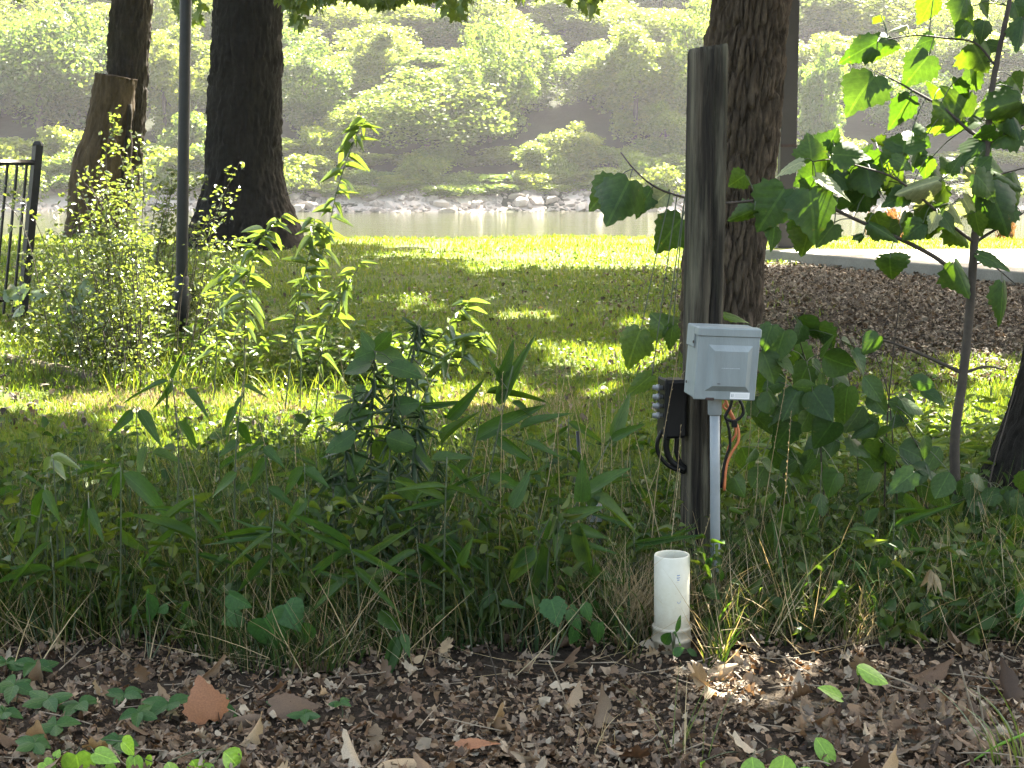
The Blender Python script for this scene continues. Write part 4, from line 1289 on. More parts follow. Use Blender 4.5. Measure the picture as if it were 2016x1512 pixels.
# sycamore sapling on the right
DS = 5.95
root = onground(1884, 1090, DS)
sap = thing('sycamore_sapling', root, 'sycamore sapling with big lobed leaves on the right', 'sapling')
paths = [stem(sap, [(1884, 1095), (1882, 980), (1880, 860), (1896, 740), (1911, 590), (1919, 470), (1932, 380), (1943, 290), (1951, 190), (1965, 110), (1988, 0), (2000, -90)], DS, .0225, .008, M['brown_stem'], 'stem', 60, 12)]
for pts, r0, dd in [([(1908, 570), (1860, 520), (1800, 484), (1735, 455), (1680, 430), (1600, 395), (1520, 392), (1420, 400), (1345, 388), (1290, 368), (1250, 335), (1222, 300)], .010, [5.95, 5.93, 5.9, 5.88, 5.85, 5.8, 5.75, 5.68, 5.6, 5.55, 5.52, 5.5]),
                    ([(1945, 282), (1905, 255), (1860, 215), (1800, 180), (1755, 155), (1722, 140)], .008, 5.95), ([(1919, 478), (1955, 455), (1985, 440), (2030, 408)], .007, 5.95),
                    ([(1946, 282), (1985, 260), (2030, 240)], .007, 5.95), ([(1921, 480), (1870, 440), (1820, 395), (1760, 350), (1700, 330), (1640, 315), (1600, 318)], .007, [5.95, 5.9, 5.86, 5.82, 5.8, 5.8, 5.8]),
                    ([(1960, 130), (1920, 85), (1860, 75), (1800, 70), (1735, 80)], .005, 5.95), ([(1972, 80), (1985, 60), (2020, 30)], .005, 5.95), ([(1935, 365), (1965, 345), (2020, 330)], .005, 5.95),
                    ([(1914, 520), (1950, 520), (2000, 560)], .004, 5.95)]:
    paths.append(stem(sap, pts, dd, r0, .0022, M['brown_stem'], 'branch'))
paths.append(stem(sap, [(1896, 735), (1868, 722), (1820, 700), (1760, 676), (1715, 664)], DS, .009, .004, M['brown_stem'], 'dead_branch'))
paths.append(stem(sap, [(1896, 735), (1940, 722), (1978, 728)], DS, .007, .003, M['brown_stem'], 'dead_branch'))
SL = """1240 353 1195 443 92 5.50|1214 357 1154 413 70 5.56|1283 372 1253 426 40 5.6|1343 430 1283 497 74 5.62|1468 344 1430 370 42 5.75|1546 370 1490 456 92 5.72|1593 374 1616 477 104 5.70
1485 413 1430 439 38 5.7|1524 447 1524 492 38 5.75|1597 318 1597 263 62 5.8|1627 297 1652 252 52 5.9|1640 305 1712 301 64 5.78|1696 322 1716 282 36 5.9|1705 327 1720 386 74 5.85|1650 388 1638 428 64 5.85|1702 383 1663 424 52 5.88
1778 301 1788 243 74 5.85|1795 258 1836 290 52 5.95|1793 189 1750 260 48 5.92|1782 301 1733 338 58 5.86|1755 312 1802 332 32 5.8|1791 378 1735 406 42 5.88|1870 342 1892 308 26 5.85|1926 332 1952 303 34 5.85
1941 275 1892 322 58 5.95|1881 245 1842 196 72 5.95|1885 240 1872 276 50 5.97|1902 232 1882 170 74 6.0|1830 108 1778 170 66 5.95|1722 148 1665 217 92 5.9|1728 82 1652 121 50 5.9|1726 84 1780 93 48 5.92
1838 -6 1808 56 46 5.95|1838 77 1798 88 40 5.97|1915 86 1950 143 68 5.95|1930 138 1880 172 54 6.0|2008 198 1922 226 64 5.9|2012 205 1998 277 46 5.95|1920 40 1932 72 32 6.0|1900 -6 1890 40 48 5.95|1895 40 1906 68 40 5.97
1930 4 1962 38 28 5.95|2014 38 2004 102 36 5.9|1967 92 1924 82 28 6.0|1735 32 1719 53 22 6.0|1946 365 1994 458 88 5.88|1842 400 1820 478 74 5.88|1851 417 1886 461 34 5.84|1710 440 1772 468 32 5.85|1700 462 1680 470 18 5.86
1790 510 1728 501 20 5.9|1752 508 1752 559 58 5.85|1877 516 1914 587 54 5.9|1924 500 1994 528 30 5.9|1973 555 1980 642 38 5.85|1960 345 2020 372 42 5.9|1990 340 2016 400 44 5.95|1314 650 1278 612 62 5.5|1262 649 1226 727 66 5.45
1284 738 1230 784 34 5.45|1325 640 1317 692 32 5.5|1423 620 1482 633 18 5.7|1640 340 1700 372 50 5.9|1668 350 1740 380 56 5.92|1746 330 1790 372 52 5.92|1935 330 1990 330 56 5.97|1960 250 1985 215 50 5.97|1915 130 1945 165 50 6.0|1990 150 2015 185 44 6.0
1850 175 1835 200 46 6.0|1880 330 1850 300 40 5.97|1600 345 1560 365 46 5.85|1560 380 1585 430 48 5.85|1780 205 1810 235 36 6.0|1985 400 1960 440 60 5.95|1760 470 1735 440 20 5.95""".replace('\n', '|')
bases = []
for q in SL.split('|'):
    x0, y0, x1, y1, w_, dd = [float(v) for v in q.split()]
    _, b = leafobj(sap, T_SYC, 'sycamore_leaf', M['sycamore'], (x0, y0), (x1, y1), w_ * 1.22, dd, nrm=np.array([R.uniform(-.45, .45), -1.0, R.uniform(-.1, .8)]))
    bases.append(b)
for k in range(46):
    if k < 34: x0, y0 = R.uniform(1560, 1990), R.uniform(270, 450)
    else: x0, y0 = R.uniform(1840, 2010), R.uniform(0, 270)
    a = R.uniform(.2, 2.9); L = R.uniform(38, 78)
    _, b = leafobj(sap, T_SYC, 'sycamore_leaf', M['sycamore'], (x0, y0), (x0 + L * math.cos(a), y0 + L * math.sin(a)), L * R.uniform(.7, 1.1), R.uniform(5.8, 6.1), nrm=np.array([R.uniform(-.8, .8), -.7, R.uniform(-.2, 1)]))
    bases.append(b)
for x0, y0, x1, y1, w_, dd, cup in [(1316, 378, 1280, 405, 52, 5.58, 0), (1580, 318, 1520, 342, 40, 5.74, 0), (1606, 348, 1678, 394, 44, 5.74, 0), (1850, 355, 1768, 376, 62, 5.8, 1), (1920, 330, 1908, 392, 46, 5.85, 0), (1895, 390, 1932, 442, 44, 5.84, 0),
                                    (1872, 402, 1902, 452, 40, 5.84, 0), (1785, 50, 1750, 54, 18, 6.0, 0), (1845, 420, 1832, 460, 34, 5.83, 0)]:
    o, b = leafobj(sap, [T_CUP] if cup else T_SYC, 'cupped_leaf' if cup else 'sycamore_leaf', M['pale_leaf'], (x0, y0), (x1, y1), w_, dd)
    bases.append(b)
    o['label'] = 'pale leaf with the sunlight on it put into its colour'
petioles(sap, paths, bases, M['stem'], .0022)

# broad-leaved vine tangle right of the box
vb = thing('leafy_vine', onground(1620, 1080, 5.75), 'tangle of broad-leaved vine to the right of the grey box', 'vine')
vpaths = []
for pts in [[(1560, 1100), (1545, 960), (1530, 820), (1510, 700), (1500, 640)], [(1640, 1100), (1620, 950), (1610, 800), (1580, 690), (1560, 630)], [(1700, 1090), (1690, 930), (1680, 800), (1660, 680)],
            [(1770, 1050), (1760, 900), (1745, 760), (1700, 650)], [(1850, 1040), (1800, 960), (1730, 860), (1640, 760)], [(1860, 1010), (1830, 920), (1790, 850), (1750, 780)], [(1740, 1060), (1745, 860), (1758, 700), (1770, 600), (1772, 560)]]:
    vpaths.append(stem(vb, pts, [5.8 - .05 * k for k in range(len(pts))], .0035, .0018, M['brown_stem'], 'vine_stem', None, 6))
VL = """1520 640 1500 690 44|1545 650 1520 720 60|1500 690 1530 750 55|1570 625 1600 680 62|1610 640 1640 690 58|1560 690 1600 740 70|1530 720 1500 780 60|1590 720 1560 780 62|1620 700 1680 730 66|1640 740 1690 780 60|1510 770 1550 820 66
1570 770 1540 830 58|1600 770 1640 830 64|1670 760 1655 840 56|1700 800 1660 850 60|1640 830 1600 890 62|1560 830 1520 890 60|1600 880 1640 930 58|1670 860 1720 900 60|1700 880 1760 930 64|1730 820 1700 880 40|1520 880 1560 930 60
1480 690 1500 730 50|1490 820 1520 860 50|1560 900 1590 960 52|1650 930 1620 980 56|1720 930 1690 985 58|1770 880 1820 900 60|1800 930 1750 970 52|1830 960 1870 1000 56|1680 690 1710 735 40|1730 660 1700 700 42|1600 800 1570 850 60
1700 740 1740 790 44|1480 780 1500 830 46|1545 790 1580 840 52|1620 860 1580 900 50|1505 920 1480 960 46|1780 780 1800 830 40|1850 880 1820 930 40|1555 990 1535 1050 44|1585 1000 1610 1040 42|1530 1030 1515 1100 44|1600 1040 1570 1090 40|1870 930 1840 980 52|1460 880 1480 930 44|1445 940 1470 980 44
1660 800 1640 850 50|1690 820 1730 860 48|1740 880 1760 920 44|1580 640 1560 680 46|1640 660 1620 710 50|1525 690 1560 700 40|1535 800 1510 840 44|1630 780 1600 810 50""".replace('\n', '|')
bases = []
for q in VL.split('|'):
    x0, y0, x1, y1, w_ = [float(v) for v in q.split()]
    T, kk = (T_HEART, 'heart_leaf') if R.random() < .35 else ((T_TOOTH, 'toothed_leaf') if R.random() < .45 else (T_OVATE, 'ovate_leaf'))
    _, b = leafobj(vb, T, kk, M['vine'], (x0, y0), (x1, y1), w_ * 1.05, R.uniform(5.35, 5.8), nrm=np.array([R.uniform(-.9, .9), -.6, R.uniform(-.3, 1.1)])); bases.append(b)
for k in range(60):
    x0, y0 = R.uniform(1470, 1830), R.uniform(640, 1010)
    if x0 > 1660 and y0 < 760 and R.random() < .85: continue
    a = R.uniform(-.5, 3.6); L = R.uniform(34, 58)
    _, b = leafobj(vb, T_OVATE if k % 3 else T_HEART, 'ovate_leaf' if k % 3 else 'heart_leaf', M['vine'], (x0, y0), (x0 + L * math.cos(a), y0 + L * abs(math.sin(a))), L * R.uniform(.6, .95), R.uniform(5.4, 5.95), nrm=np.array([R.uniform(-1, 1), -.5, R.uniform(-.3, 1.2)])); bases.append(b)
petioles(vb, vpaths, bases, M['stem'], .0016)

# ivy at the foot of the right-hand trunk
iv = thing('trunk_ivy', onground(1930, 1120, 5.9), 'dark ivy covering the foot of the right-hand trunk', 'ivy')
ip = [stem(iv, [(1900, 1120), (1930, 1020), (1960, 900), (2000, 760)], [6.0, 5.95, 5.95, 6.0], .005, .002, M['brown_stem'], 'vine_stem'), stem(iv, [(1980, 1150), (1990, 1050), (2010, 930)], [5.9, 5.9, 5.95], .004, .002, M['brown_stem'], 'vine_stem')]
bases = []
for k in range(95):
    y0 = R.uniform(930, 1190); x0 = R.uniform(1850 + max(0, (1000 - y0)) * .9, 2040)
    a = R.uniform(0, PI); L = R.uniform(34, 60)
    _, b = leafobj(iv, T_TOOTH, 'toothed_leaf', M['vine'], (x0, y0), (x0 + L * math.cos(a), y0 + L * math.sin(a)), L * R.uniform(.8, 1.05), R.uniform(5.65, 5.95)); bases.append(b)
petioles(iv, ip, bases, M['stem'], .0015)

# river cane: stems with long pointed leaves
CANES = [('river cane with upswept leaves left of the black rod', 5.1, [[(905, 1230), (935, 1080), (962, 940), (985, 830), (1010, 720)], [(880, 1220), (900, 1050), (925, 920), (950, 800)]],
          "975 748 1015 672 22|982 797 1054 655 28|957 774 1082 785 15|881 825 954 747 24|815 799 930 790 13|870 873 940 804 32|936 866 1065 790 30|1023 845 1127 811 24|1006 792 1061 828 18|978 852 1047 911 22|1034 870 1110 904 18|850 904 937 901 24|960 940 1040 960 26|900 960 840 1010 24|930 900 880 960 26|985 760 960 700 18"),
         ('river cane with drooping leaves in front of the capped pipe', 4.78, [[(1065, 1290), (1075, 1180), (1085, 1070), (1130, 1000), (1200, 870)], [(1020, 1290), (1035, 1180), (1060, 1070), (1088, 1010)]],
          "1204 863 1242 773 26|1204 866 1266 832 18|1143 989 1147 905 32|1155 973 1232 912 28|1163 977 1264 1050 34|1114 1021 1191 997 28|1054 1074 999 1153 38|1066 1070 1033 1204 34|1094 1034 1094 1107 26|1143 1034 1163 1143 32|1086 1066 1220 1092 28|1074 1062 1092 1001 22|1009 1001 1045 924 28|1041 1196 1054 1264 24|1033 1179 1086 1220 32|1060 1090 1090 1170 34|1120 1040 1200 1060 26|1160 1000 1190 930 24|1050 1080 1010 1120 30"),
         ('low cane with two hanging leaves in the front of the weeds', 4.55, [[(800, 1310), (796, 1270), (788, 1245)]], "750 1200 792 1248 30|778 1252 752 1370 26|790 1252 766 1345 24|792 1248 808 1292 18"),
         ('cane with splayed leaves in the grass right of centre', 4.75, [[(990, 1300), (985, 1220), (975, 1160)], [(930, 1290), (920, 1200), (900, 1100)]], "973 1163 938 1210 24|981 1175 1007 1260 22|879 1070 912 1135 24|985 1190 1040 1200 22|970 1160 960 1090 20|920 1180 880 1230 22|905 1110 930 1060 20"),
         ('cane with arching leaves against the sunlit grass on the left', 5.1, [[(330, 1220), (345, 1050), (352, 900), (340, 752)], [(270, 1220), (275, 1000), (268, 807)]],
          "364 766 413 828 22|337 752 302 807 16|333 750 229 787 16|340 752 350 700 10|274 807 319 880 24|260 807 208 863 20|335 760 320 830 14|368 820 380 890 18|350 830 395 880 18|300 890 364 912 24|290 880 270 940 18"),
         ('cane with one long slanting leaf in the left grass', 4.8, [[(236, 1300), (238, 1100), (238, 925)]], "243 932 344 1017 34|233 924 229 989 26|238 925 200 960 18|240 1040 290 1090 22"),
         ('cane with upright leaves at the left edge of the grass', 4.85, [[(176, 1300), (178, 1150), (174, 977)], [(60, 1260), (70, 1080), (90, 960)]], "174 977 178 1098 22|174 980 150 1060 18|176 1000 205 1070 18|90 960 60 1040 22|88 965 120 1030 20|40 1020 20 1100 20"),
         ('bright green young cane at the left', 4.95, [[(118, 1200), (112, 1030), (105, 905)]], "101 900 162 924 28|105 905 130 945 22|104 900 84 930 18"),
         ('cane with dark narrow leaves at the weeds in left centre', 5.1, [[(470, 1220), (462, 1000), (466, 870), (478, 760)], [(540, 1220), (530, 1000), (520, 880)]],
          "478 760 530 785 14|466 800 440 850 18|466 830 500 880 18|470 870 430 900 20|520 880 560 920 20|525 900 490 960 20|466 930 410 980 22|528 960 580 1000 22|480 780 455 820 14"),
         ('cane crowding the foot of the goldenrod on its left', 5.0, [[(610, 1230), (602, 1050), (600, 920)]], "600 920 560 980 24|600 925 650 960 24|602 980 560 1040 22|603 1000 650 1060 24|606 1080 570 1140 22|606 1080 660 1120 20"),
         ('cane leaning over the dry straw beside the standpipe', 4.85, [[(1180, 1290), (1170, 1180), (1168, 1100)]], "1168 1100 1200 1170 24|1170 1110 1140 1180 24|1172 1180 1190 1250 22|1174 1200 1150 1260 22|1170 1130 1230 1150 20")]
for k, (cx_, top_, d_, lab) in enumerate([(430, 880, 5.9, 'slim cane between the left canes and the goldenrod'), (620, 870, 6.0, 'slim cane close behind the goldenrod on its left'), (880, 900, 5.0, 'cane in front of the goldenrod, to its right'), (1240, 900, 5.8, 'cane just left of the black cables'),
        (40, 930, 5.6, 'dark cane at the left edge above the grass'), (150, 910, 5.9, 'dark cane left of the arching-leaved cane'), (380, 960, 5.0, 'low broad-leaved cane in the left front grass'), (540, 1000, 4.95, 'low cane above the large heart-shaped leaves'), (690, 1080, 4.9, 'low cane in front of the goldenrod foot'), (1120, 820, 6.0, 'cane behind the black rod'),
        (820, 1060, 5.05, 'low cane between goldenrod and drooping cane'), (1250, 1030, 5.3, 'low cane just left of the standpipe'), (1760, 1010, 5.3, 'low cane under the vine tangle'), (100, 1060, 5.0, 'low cane at the left over the creeper seedlings'), (960, 1050, 5.5, 'cane behind the splayed-leaf cane')]):
    rr_ = np.random.default_rng(200 + k)
    bx_ = cx_ + rr_.uniform(-25, 25)
    pts_ = [(bx_, 1200), ((bx_ + cx_) / 2 + rr_.uniform(-6, 6), (1200 + top_) / 2), (cx_, top_)]
    lv = []
    for q in range(int(rr_.integers(6, 11))):
        u = rr_.uniform(.35, 1.0); sx_, sy_ = bx_ + (cx_ - bx_) * u, 1200 + (top_ - 1200) * u
        a = rr_.choice([rr_.uniform(-.6, .9), PI - rr_.uniform(-.6, .9)]); Lf = rr_.uniform(75, 140) * 5.4 / d_
        lv.append('%d %d %d %d %d' % (sx_, sy_, sx_ + Lf * math.cos(a), sy_ + Lf * math.sin(a), rr_.uniform(9, 17)))
    CANES.append((lab, d_ if d_ > 5.7 else d_ - .25, [pts_], '|'.join(lv)))
for label, d, stems_, leaves in CANES:
    x0, y0 = stems_[0][0]
    c = thing('river_cane', onground(x0, y0, d), label, 'cane', 'canes in the tall grass')
    pp = []
    for pts in stems_:
        b = onground(*pts[0], d); py = float(project(b)[1])
        pts = [(pts[0][0], py + 8)] + pts[1:]
        pp.append(stem(c, pts, d, .0042, .0018, M['stem'], 'stem', None, 7))
    bs_ = []
    for q in leaves.split('|'):
        a0, b0_, a1, b1_, w_ = [float(v) for v in q.split()]
        _, b = leafobj(c, T_LANCE, 'cane_leaf', M['lance'] if 'bright' in label else M['cane'], (a0, b0_), (a1, b1_), w_ * 1.05, d + R.uniform(-.1, .1), nrm=np.array([R.uniform(-.7, .7), -.6, R.uniform(.0, 1.1)])); bs_.append(b)
    petioles(c, pp, bs_, M['stem'], .0013)

# goldenrod clump, dark, in the middle
gr = thing('goldenrod', onground(745, 1230, 5.12), 'tall dark goldenrod clump with broad leaves at its top, left of centre', 'weed')
gp, narrow = [], []
for pts in [[(740, 1225), (735, 1080), (730, 900), (735, 780), (738, 690)], [(770, 1225), (775, 1060), (785, 900), (800, 770), (820, 660), (826, 640)], [(700, 1225), (690, 1050), (680, 900), (700, 760)], [(730, 1225), (760, 1000), (770, 850), (780, 720)],
            [(800, 1225), (810, 1050), (815, 900), (830, 800)], [(690, 1225), (665, 1060), (655, 960), (650, 880)], [(820, 1225), (845, 1080), (855, 980), (862, 900)]]:
    P = stem(gr, pts, 5.12 + R.uniform(-.12, .12), .0045, .002, M['stem'], 'stem', 50, 7); gp.append(P)
    k = R.integers(8, 49, 80); p = P[k]; n = len(p)
    az = R.uniform(0, 2 * PI, n)
    y = np.stack([np.cos(az), np.sin(az), R.uniform(-1.8, .6, n)], -1)
    L = R.uniform(.06, .125, n) * np.where(k > 42, .6, 1)
    narrow.append(scatter(T_LANCE[0], p, basis_from(y, rdir(n, 1)), np.stack([L * .15, L, L * .5], -1)))
kind(mk('narrow_leaves', *merge(narrow), M['goldenrod'], gr), 'stuff')
bs_ = []
for q in "735 690 712 652 30|737 690 770 655 34|736 692 702 700 40|740 700 790 700 44|732 715 676 728 52|760 720 830 735 48|800 735 845 730 40|725 790 700 760 34|720 800 655 825 52|735 810 690 850 40|760 800 830 790 50|790 800 850 830 44|720 760 690 790 36|700 850 640 890 44|760 860 820 880 50|790 880 860 920 46|720 890 680 940 40|690 785 652 778 14|740 860 770 920 44|700 930 660 980 40|780 940 830 990 42".split('|'):
    a0, b0_, a1, b1_, w_ = [float(v) for v in q.split()]
    _, b = leafobj(gr, T_OVATE, 'broad_leaf', M['cane'], (a0, b0_), (a1, b1_), w_, 5.07 + R.uniform(-.1, .1), name='broad_leaf'); bs_.append(b)
petioles(gr, gp, bs_, M['stem'], .0016)

# sunlit willow-leaved weeds
WILL = [('tall sunlit willow-leaved weed leaning right in front of the dark trunk', 9.6, [(590, 700), (600, 600), (640, 480), (665, 370), (700, 270), (722, 236)], 46),
        ('sunlit willow-leaved weed at the foot of the dark trunk', 9.5, [(480, 720), (482, 640), (488, 560), (510, 480), (560, 420)], 44),
        ('sunlit willow-leaved weed with pale leaves right of the dark trunk foot', 9.5, [(560, 720), (580, 640), (600, 540), (615, 470), (620, 430)], 40),
        ('short sunlit willow-leaved weed leaning towards the open lawn', 9.3, [(620, 740), (640, 660), (670, 590), (712, 515)], 34),
        ('drooping sunlit weed just above the goldenrod', 8.8, [(800, 790), (830, 730), (870, 660), (930, 592)], 40),
        ('sunlit weed spreading sideways right of the goldenrod top', 8.7, [(800, 800), (850, 750), (910, 690), (965, 655)], 34),
        ('pale-leaved sunlit weed between pole and dark trunk', 9.8, [(420, 720), (430, 640), (440, 570), (460, 520)], 28)]
for label, d, pts, n in WILL:
    b = onground(*pts[0], d)
    t = thing('willow_leaved_weed', b, label, 'weed', 'sunlit willow-leaved weeds')
    P = stem(t, [(pts[0][0], float(project(b)[1]) + 4)] + pts[1:], d, .005, .0022, M['stem'], 'stem', 60, 6)
    for k in range(n):
        u = int((k + .5) / n * 47 + 12); p = P[min(59, u)]
        az = R.uniform(0, 2 * PI); L = R.uniform(.11, .19) * (.75 if u > 52 else 1)
        y = np.array([math.cos(az) * 1.0, math.sin(az) * .8, R.uniform(-.9, .35)])
        i = int(R.integers(0, 4))
        place('leaf', tmesh('willow_leaf%d' % i, T_LANCE[i], M['lance']), t, leaf_matrix(p, p + unit(y) * L, np.array([R.uniform(-.4, .4), -.3, 1]), L * .23, L))

# small-leaved shrub round the pole
shb = thing('small_leaved_shrub', onground(290, 690, 11.2), 'sprawling shrub of tiny sunlit leaves round the foot of the metal pole', 'shrub')
sparts, lparts = [], []
ends = [(232, 222, 11.0), (270, 262, 11.1), (472, 318, 10.9), (130, 385, 11.2), (165, 330, 11.2), (405, 350, 11), (440, 420, 11), (350, 340, 11.1), (215, 240, 11), (250, 300, 11.1), (455, 380, 10.8), (480, 470, 10.7), (500, 520, 10.6), (420, 480, 10.8), (90, 460, 11.2), (60, 540, 11), (30, 600, 10.8), (110, 520, 11)] + \
       [(R.normal(270, 110), R.uniform(330, 640), R.uniform(10.4, 11.6)) for _ in range(80)] + [(R.uniform(150, 260), R.uniform(300, 480), R.uniform(10.9, 11.5)) for _ in range(16)]
for ex, ey, d in ends:
    ex = min(ex, 500)
    if 315 < ex < 410: d = 12.95
    bx = 270 + (ex - 270) * .5 + R.uniform(-30, 30)
    b = onground(bx, 690, d + R.uniform(-.2, .2)); e = W(ex, ey, d)
    mid = b * .45 + e * .55 + [0, 0, .22 + .1 * R.random()] + R.normal(0, .06, 3)
    P = smooth_path([b, mid, e], 26)
    sparts.append(tube(P, np.linspace(.0045, .0012, 26), 5))
    n = int(R.integers(45, 85)); k = R.integers(2, 26, n)
    p = P[k] + R.normal(0, .05, (n, 3)) * (1 - .6 * (k[:, None] > 21))
    kq = project(p)[0]; p = p[(kq < 340) | (kq > 385) | (p[:, 1] > 12.5) | (R.random(n) < .15)]; n = len(p)
    y = rdir(n) * [1, 1, .6]
    L = R.uniform(.028, .050, n)
    lparts.append(scatter(T_ELL if R.random() < .5 else T_ELL2, p, basis_from(y, rdir(n, 1.2)), np.stack([L * .58, L, L], -1)))
n = 1500
q = np.stack([R.normal(-2.75, .62, n), R.uniform(10.3, 11.7, n), np.zeros(n)], -1); q[:, 2] = gz(q[:, 0], q[:, 1]) + .62 * R.random(n) ** 1.3 * np.exp(-((q[:, 0] + 2.75) / .9) ** 2) + .03
kq = project(q)[0]; q = q[(kq < 325) | (kq > 395)]; n = len(q)
L = R.uniform(.026, .05, n)
lparts.append(scatter(T_ELL, q, basis_from(rdir(n) * [1, 1, .6], rdir(n, 1.2)), np.stack([L * .6, L, L], -1)))
kind(mk('branches', *merge(sparts), M['brown_stem'], shb), 'stuff')
kind(mk('tiny_leaves', *merge(lparts), M['shrub'], shb), 'stuff')
for k, (x, y, d) in enumerate([(40, 585, 10.6), (150, 600, 10.7)]):
    t = thing('grape_seedling', onground(x, y + 60, d), ['young bright grape-leaved plant by the fence foot', 'small bright-leaved plant right of the fence foot'][k], 'plant')
    P = stem(t, [(x, y + 75), (x - 2, y + 20), (x - 5, y - 20)], d, .004, .002, M['stem'])
    for q in range(9):
        a = R.uniform(0, 6.28); L = R.uniform(20, 36); sx, sy = x + R.uniform(-20, 22), y + R.uniform(-25, 30)
        leafobj(t, T_TOOTH, 'bright_toothed_leaf', M['lance'], (sx, sy), (sx + L * math.cos(a), sy + L * math.sin(a)), L, d)

# heart-leaved plants in the front grass
for label, d, ls in [('large dark heart-shaped leaves low in the left grass', 4.55, "520 1215 560 1290 95|470 1200 430 1225 60|560 1190 590 1240 70|600 1225 590 1275 60|450 1170 500 1190 50"),
                     ('heart-leaved seedling under the left grass', 4.62, "290 1170 280 1240 40|270 1200 250 1235 30|360 1190 345 1220 34|330 1190 300 1200 30"),
                     ('toothed grape leaves at the foot of the drooping cane', 4.62, "1085 1180 1100 1230 62|1120 1200 1150 1240 44|1150 1190 1165 1225 30|1130 1240 1120 1270 34|1180 1225 1170 1270 36"),
                     ('trifoliate leaves in front of the wooden post foot', 4.9, "1405 1100 1385 1135 30|1410 1110 1430 1140 26|1400 1150 1420 1180 30|1470 1190 1450 1225 26|1500 1190 1520 1230 26|1480 1210 1500 1240 22"),
                     ('small plant with three leaves in front of the standpipe', 4.6, "1330 1245 1338 1212 14|1325 1245 1345 1268 22|1320 1245 1302 1275 26|1325 1290 1345 1275 22|1352 1280 1375 1290 18"),
                     ('leafy sprig with a dried tan top at lower right', 4.85, "1830 1180 1815 1205 28|1835 1175 1850 1205 30|1845 1190 1838 1235 28|1850 1190 1862 1225 24|1855 1170 1885 1178 20|1825 1200 1822 1235 26|1840 1210 1845 1250 30"),
                     ('broad green leaf entering at the right edge low down', 4.8, "2030 1165 1995 1205 50|2035 1190 2000 1215 40|1990 1230 2020 1250 30"),
                     ('small paired leaves below the ivy', 5.1, "1890 1085 1872 1100 26|1892 1085 1912 1100 28|1870 1080 1885 1070 16|1900 1130 1870 1150 36|1920 1120 1950 1140 40|1880 1110 1840 1120 40|1850 1100 1890 1140 46")]:
    q0 = [float(v) for v in ls.split('|')[0].split()]
    b = onground(q0[0], q0[1], d)
    t = thing('broadleaf_seedling', b, label, 'plant')
    Pm, bs_ = [], []
    for q in ls.split('|'):
        a0, b0_, a1, b1_, w_ = [float(v) for v in q.split()]
        T, kk = (T_TOOTH, 'toothed_leaf') if 'grape' in label else ((T_HEART, 'heart_leaf') if 'heart' in label or 'broad' in label else (T_OVATE, 'ovate_leaf'))
        _, bb = leafobj(t, T, kk, M['creeper'] if 'sprig' not in label else M['vine'], (a0, b0_), (a1, b1_), w_, d + R.uniform(-.05, .05), nrm=np.array([R.uniform(-.3, .3), -.6, .8])); bs_.append(bb)
    for bb in bs_[:3]:
        P = smooth_path([b, (b + bb) / 2 + [0, .02, .01], bb], 8); Pm.append(P)
        mk('stem', *tube(P, np.linspace(.003, .0015, 8), 5), M['stem'], t)
    petioles(t, Pm, bs_[3:], M['stem'], .0013)
    if 'dried' in label:
        for k in range(4):
            a = W(1828 + k * 6, 1175, d); e = W(1815 + k * 13, 1150 + 6 * k, d)
            o, _ = leafobj(t, T_LANCE, 'dried_leaf', M['straw'], (1832 + 2 * k, 1120 + 4 * k), (1815 + k * 14, 1160 + 5 * k), 12, d, name='dried_leaf')

# five-leaflet creeper seedlings in the leaf litter
CR = [(332, 1418, 62, 'large five-leaflet creeper seedling left of the rusty dead leaf'), (245, 1388, 52, 'creeper seedling touching its lower neighbour, upper of the pair'), (275, 1440, 52, 'creeper seedling touching its upper neighbour, lower of the pair'),
      (432, 1425, 56, 'creeper seedling in front of the rusty dead leaf'), (155, 1412, 60, 'creeper seedling at the right of the left-edge patch'), (95, 1410, 64, 'creeper seedling in the middle of the left-edge patch'), (30, 1392, 62, 'creeper seedling at the upper left of the left-edge patch'),
      (72, 1340, 58, 'creeper seedling under the grass at far left'), (112, 1465, 60, 'creeper seedling above the lime leaves at lower left'), (15, 1340, 56, 'creeper seedling at the very left edge'), (555, 1415, 44, 'small creeper seedling below the large tan leaf'), (600, 1428, 42, 'small creeper seedling right of the large tan leaf'),
      (70, 1500, 56, 'creeper seedling at the lower left corner'), (235, 1490, 54, 'creeper seedling half hidden behind the lime leaves'), (670, 1425, 34, 'tiny creeper seedling farthest right in the litter'), (10, 1440, 54, 'creeper seedling low on the left edge')]
for x, y, s, label in CR:
    g = ground_at(np.array([x]), np.array([y]))[0]
    t = thing('creeper_seedling', g, label, 'seedling', 'creeper seedlings in the leaf litter')
    hub = g + [0, 0, R.uniform(.03, .06)]
    mk('stem', *tube(smooth_path([g - [0, 0, .01], (g + hub) / 2 + [.008, 0, 0], hub], 6), .0018, 5), M['stem'], t)
    L = s / FPX * g[1] * .80; a0 = R.uniform(0, 6.28)
    for k in range(5):
        a = a0 + k * 2 * PI / 5 + R.uniform(-.2, .2)
        e = hub + np.array([math.cos(a), math.sin(a), R.uniform(-.25, .3)]) * L * R.uniform(.8, 1.15)
        i = int(R.integers(0, 3))
        place('leaflet', tmesh('creeper_leaflet%d' % i, T_OVATE[i], M['creeper']), t, leaf_matrix(hub, e, np.array([0, -.7, 1.0]), L * .62, L))

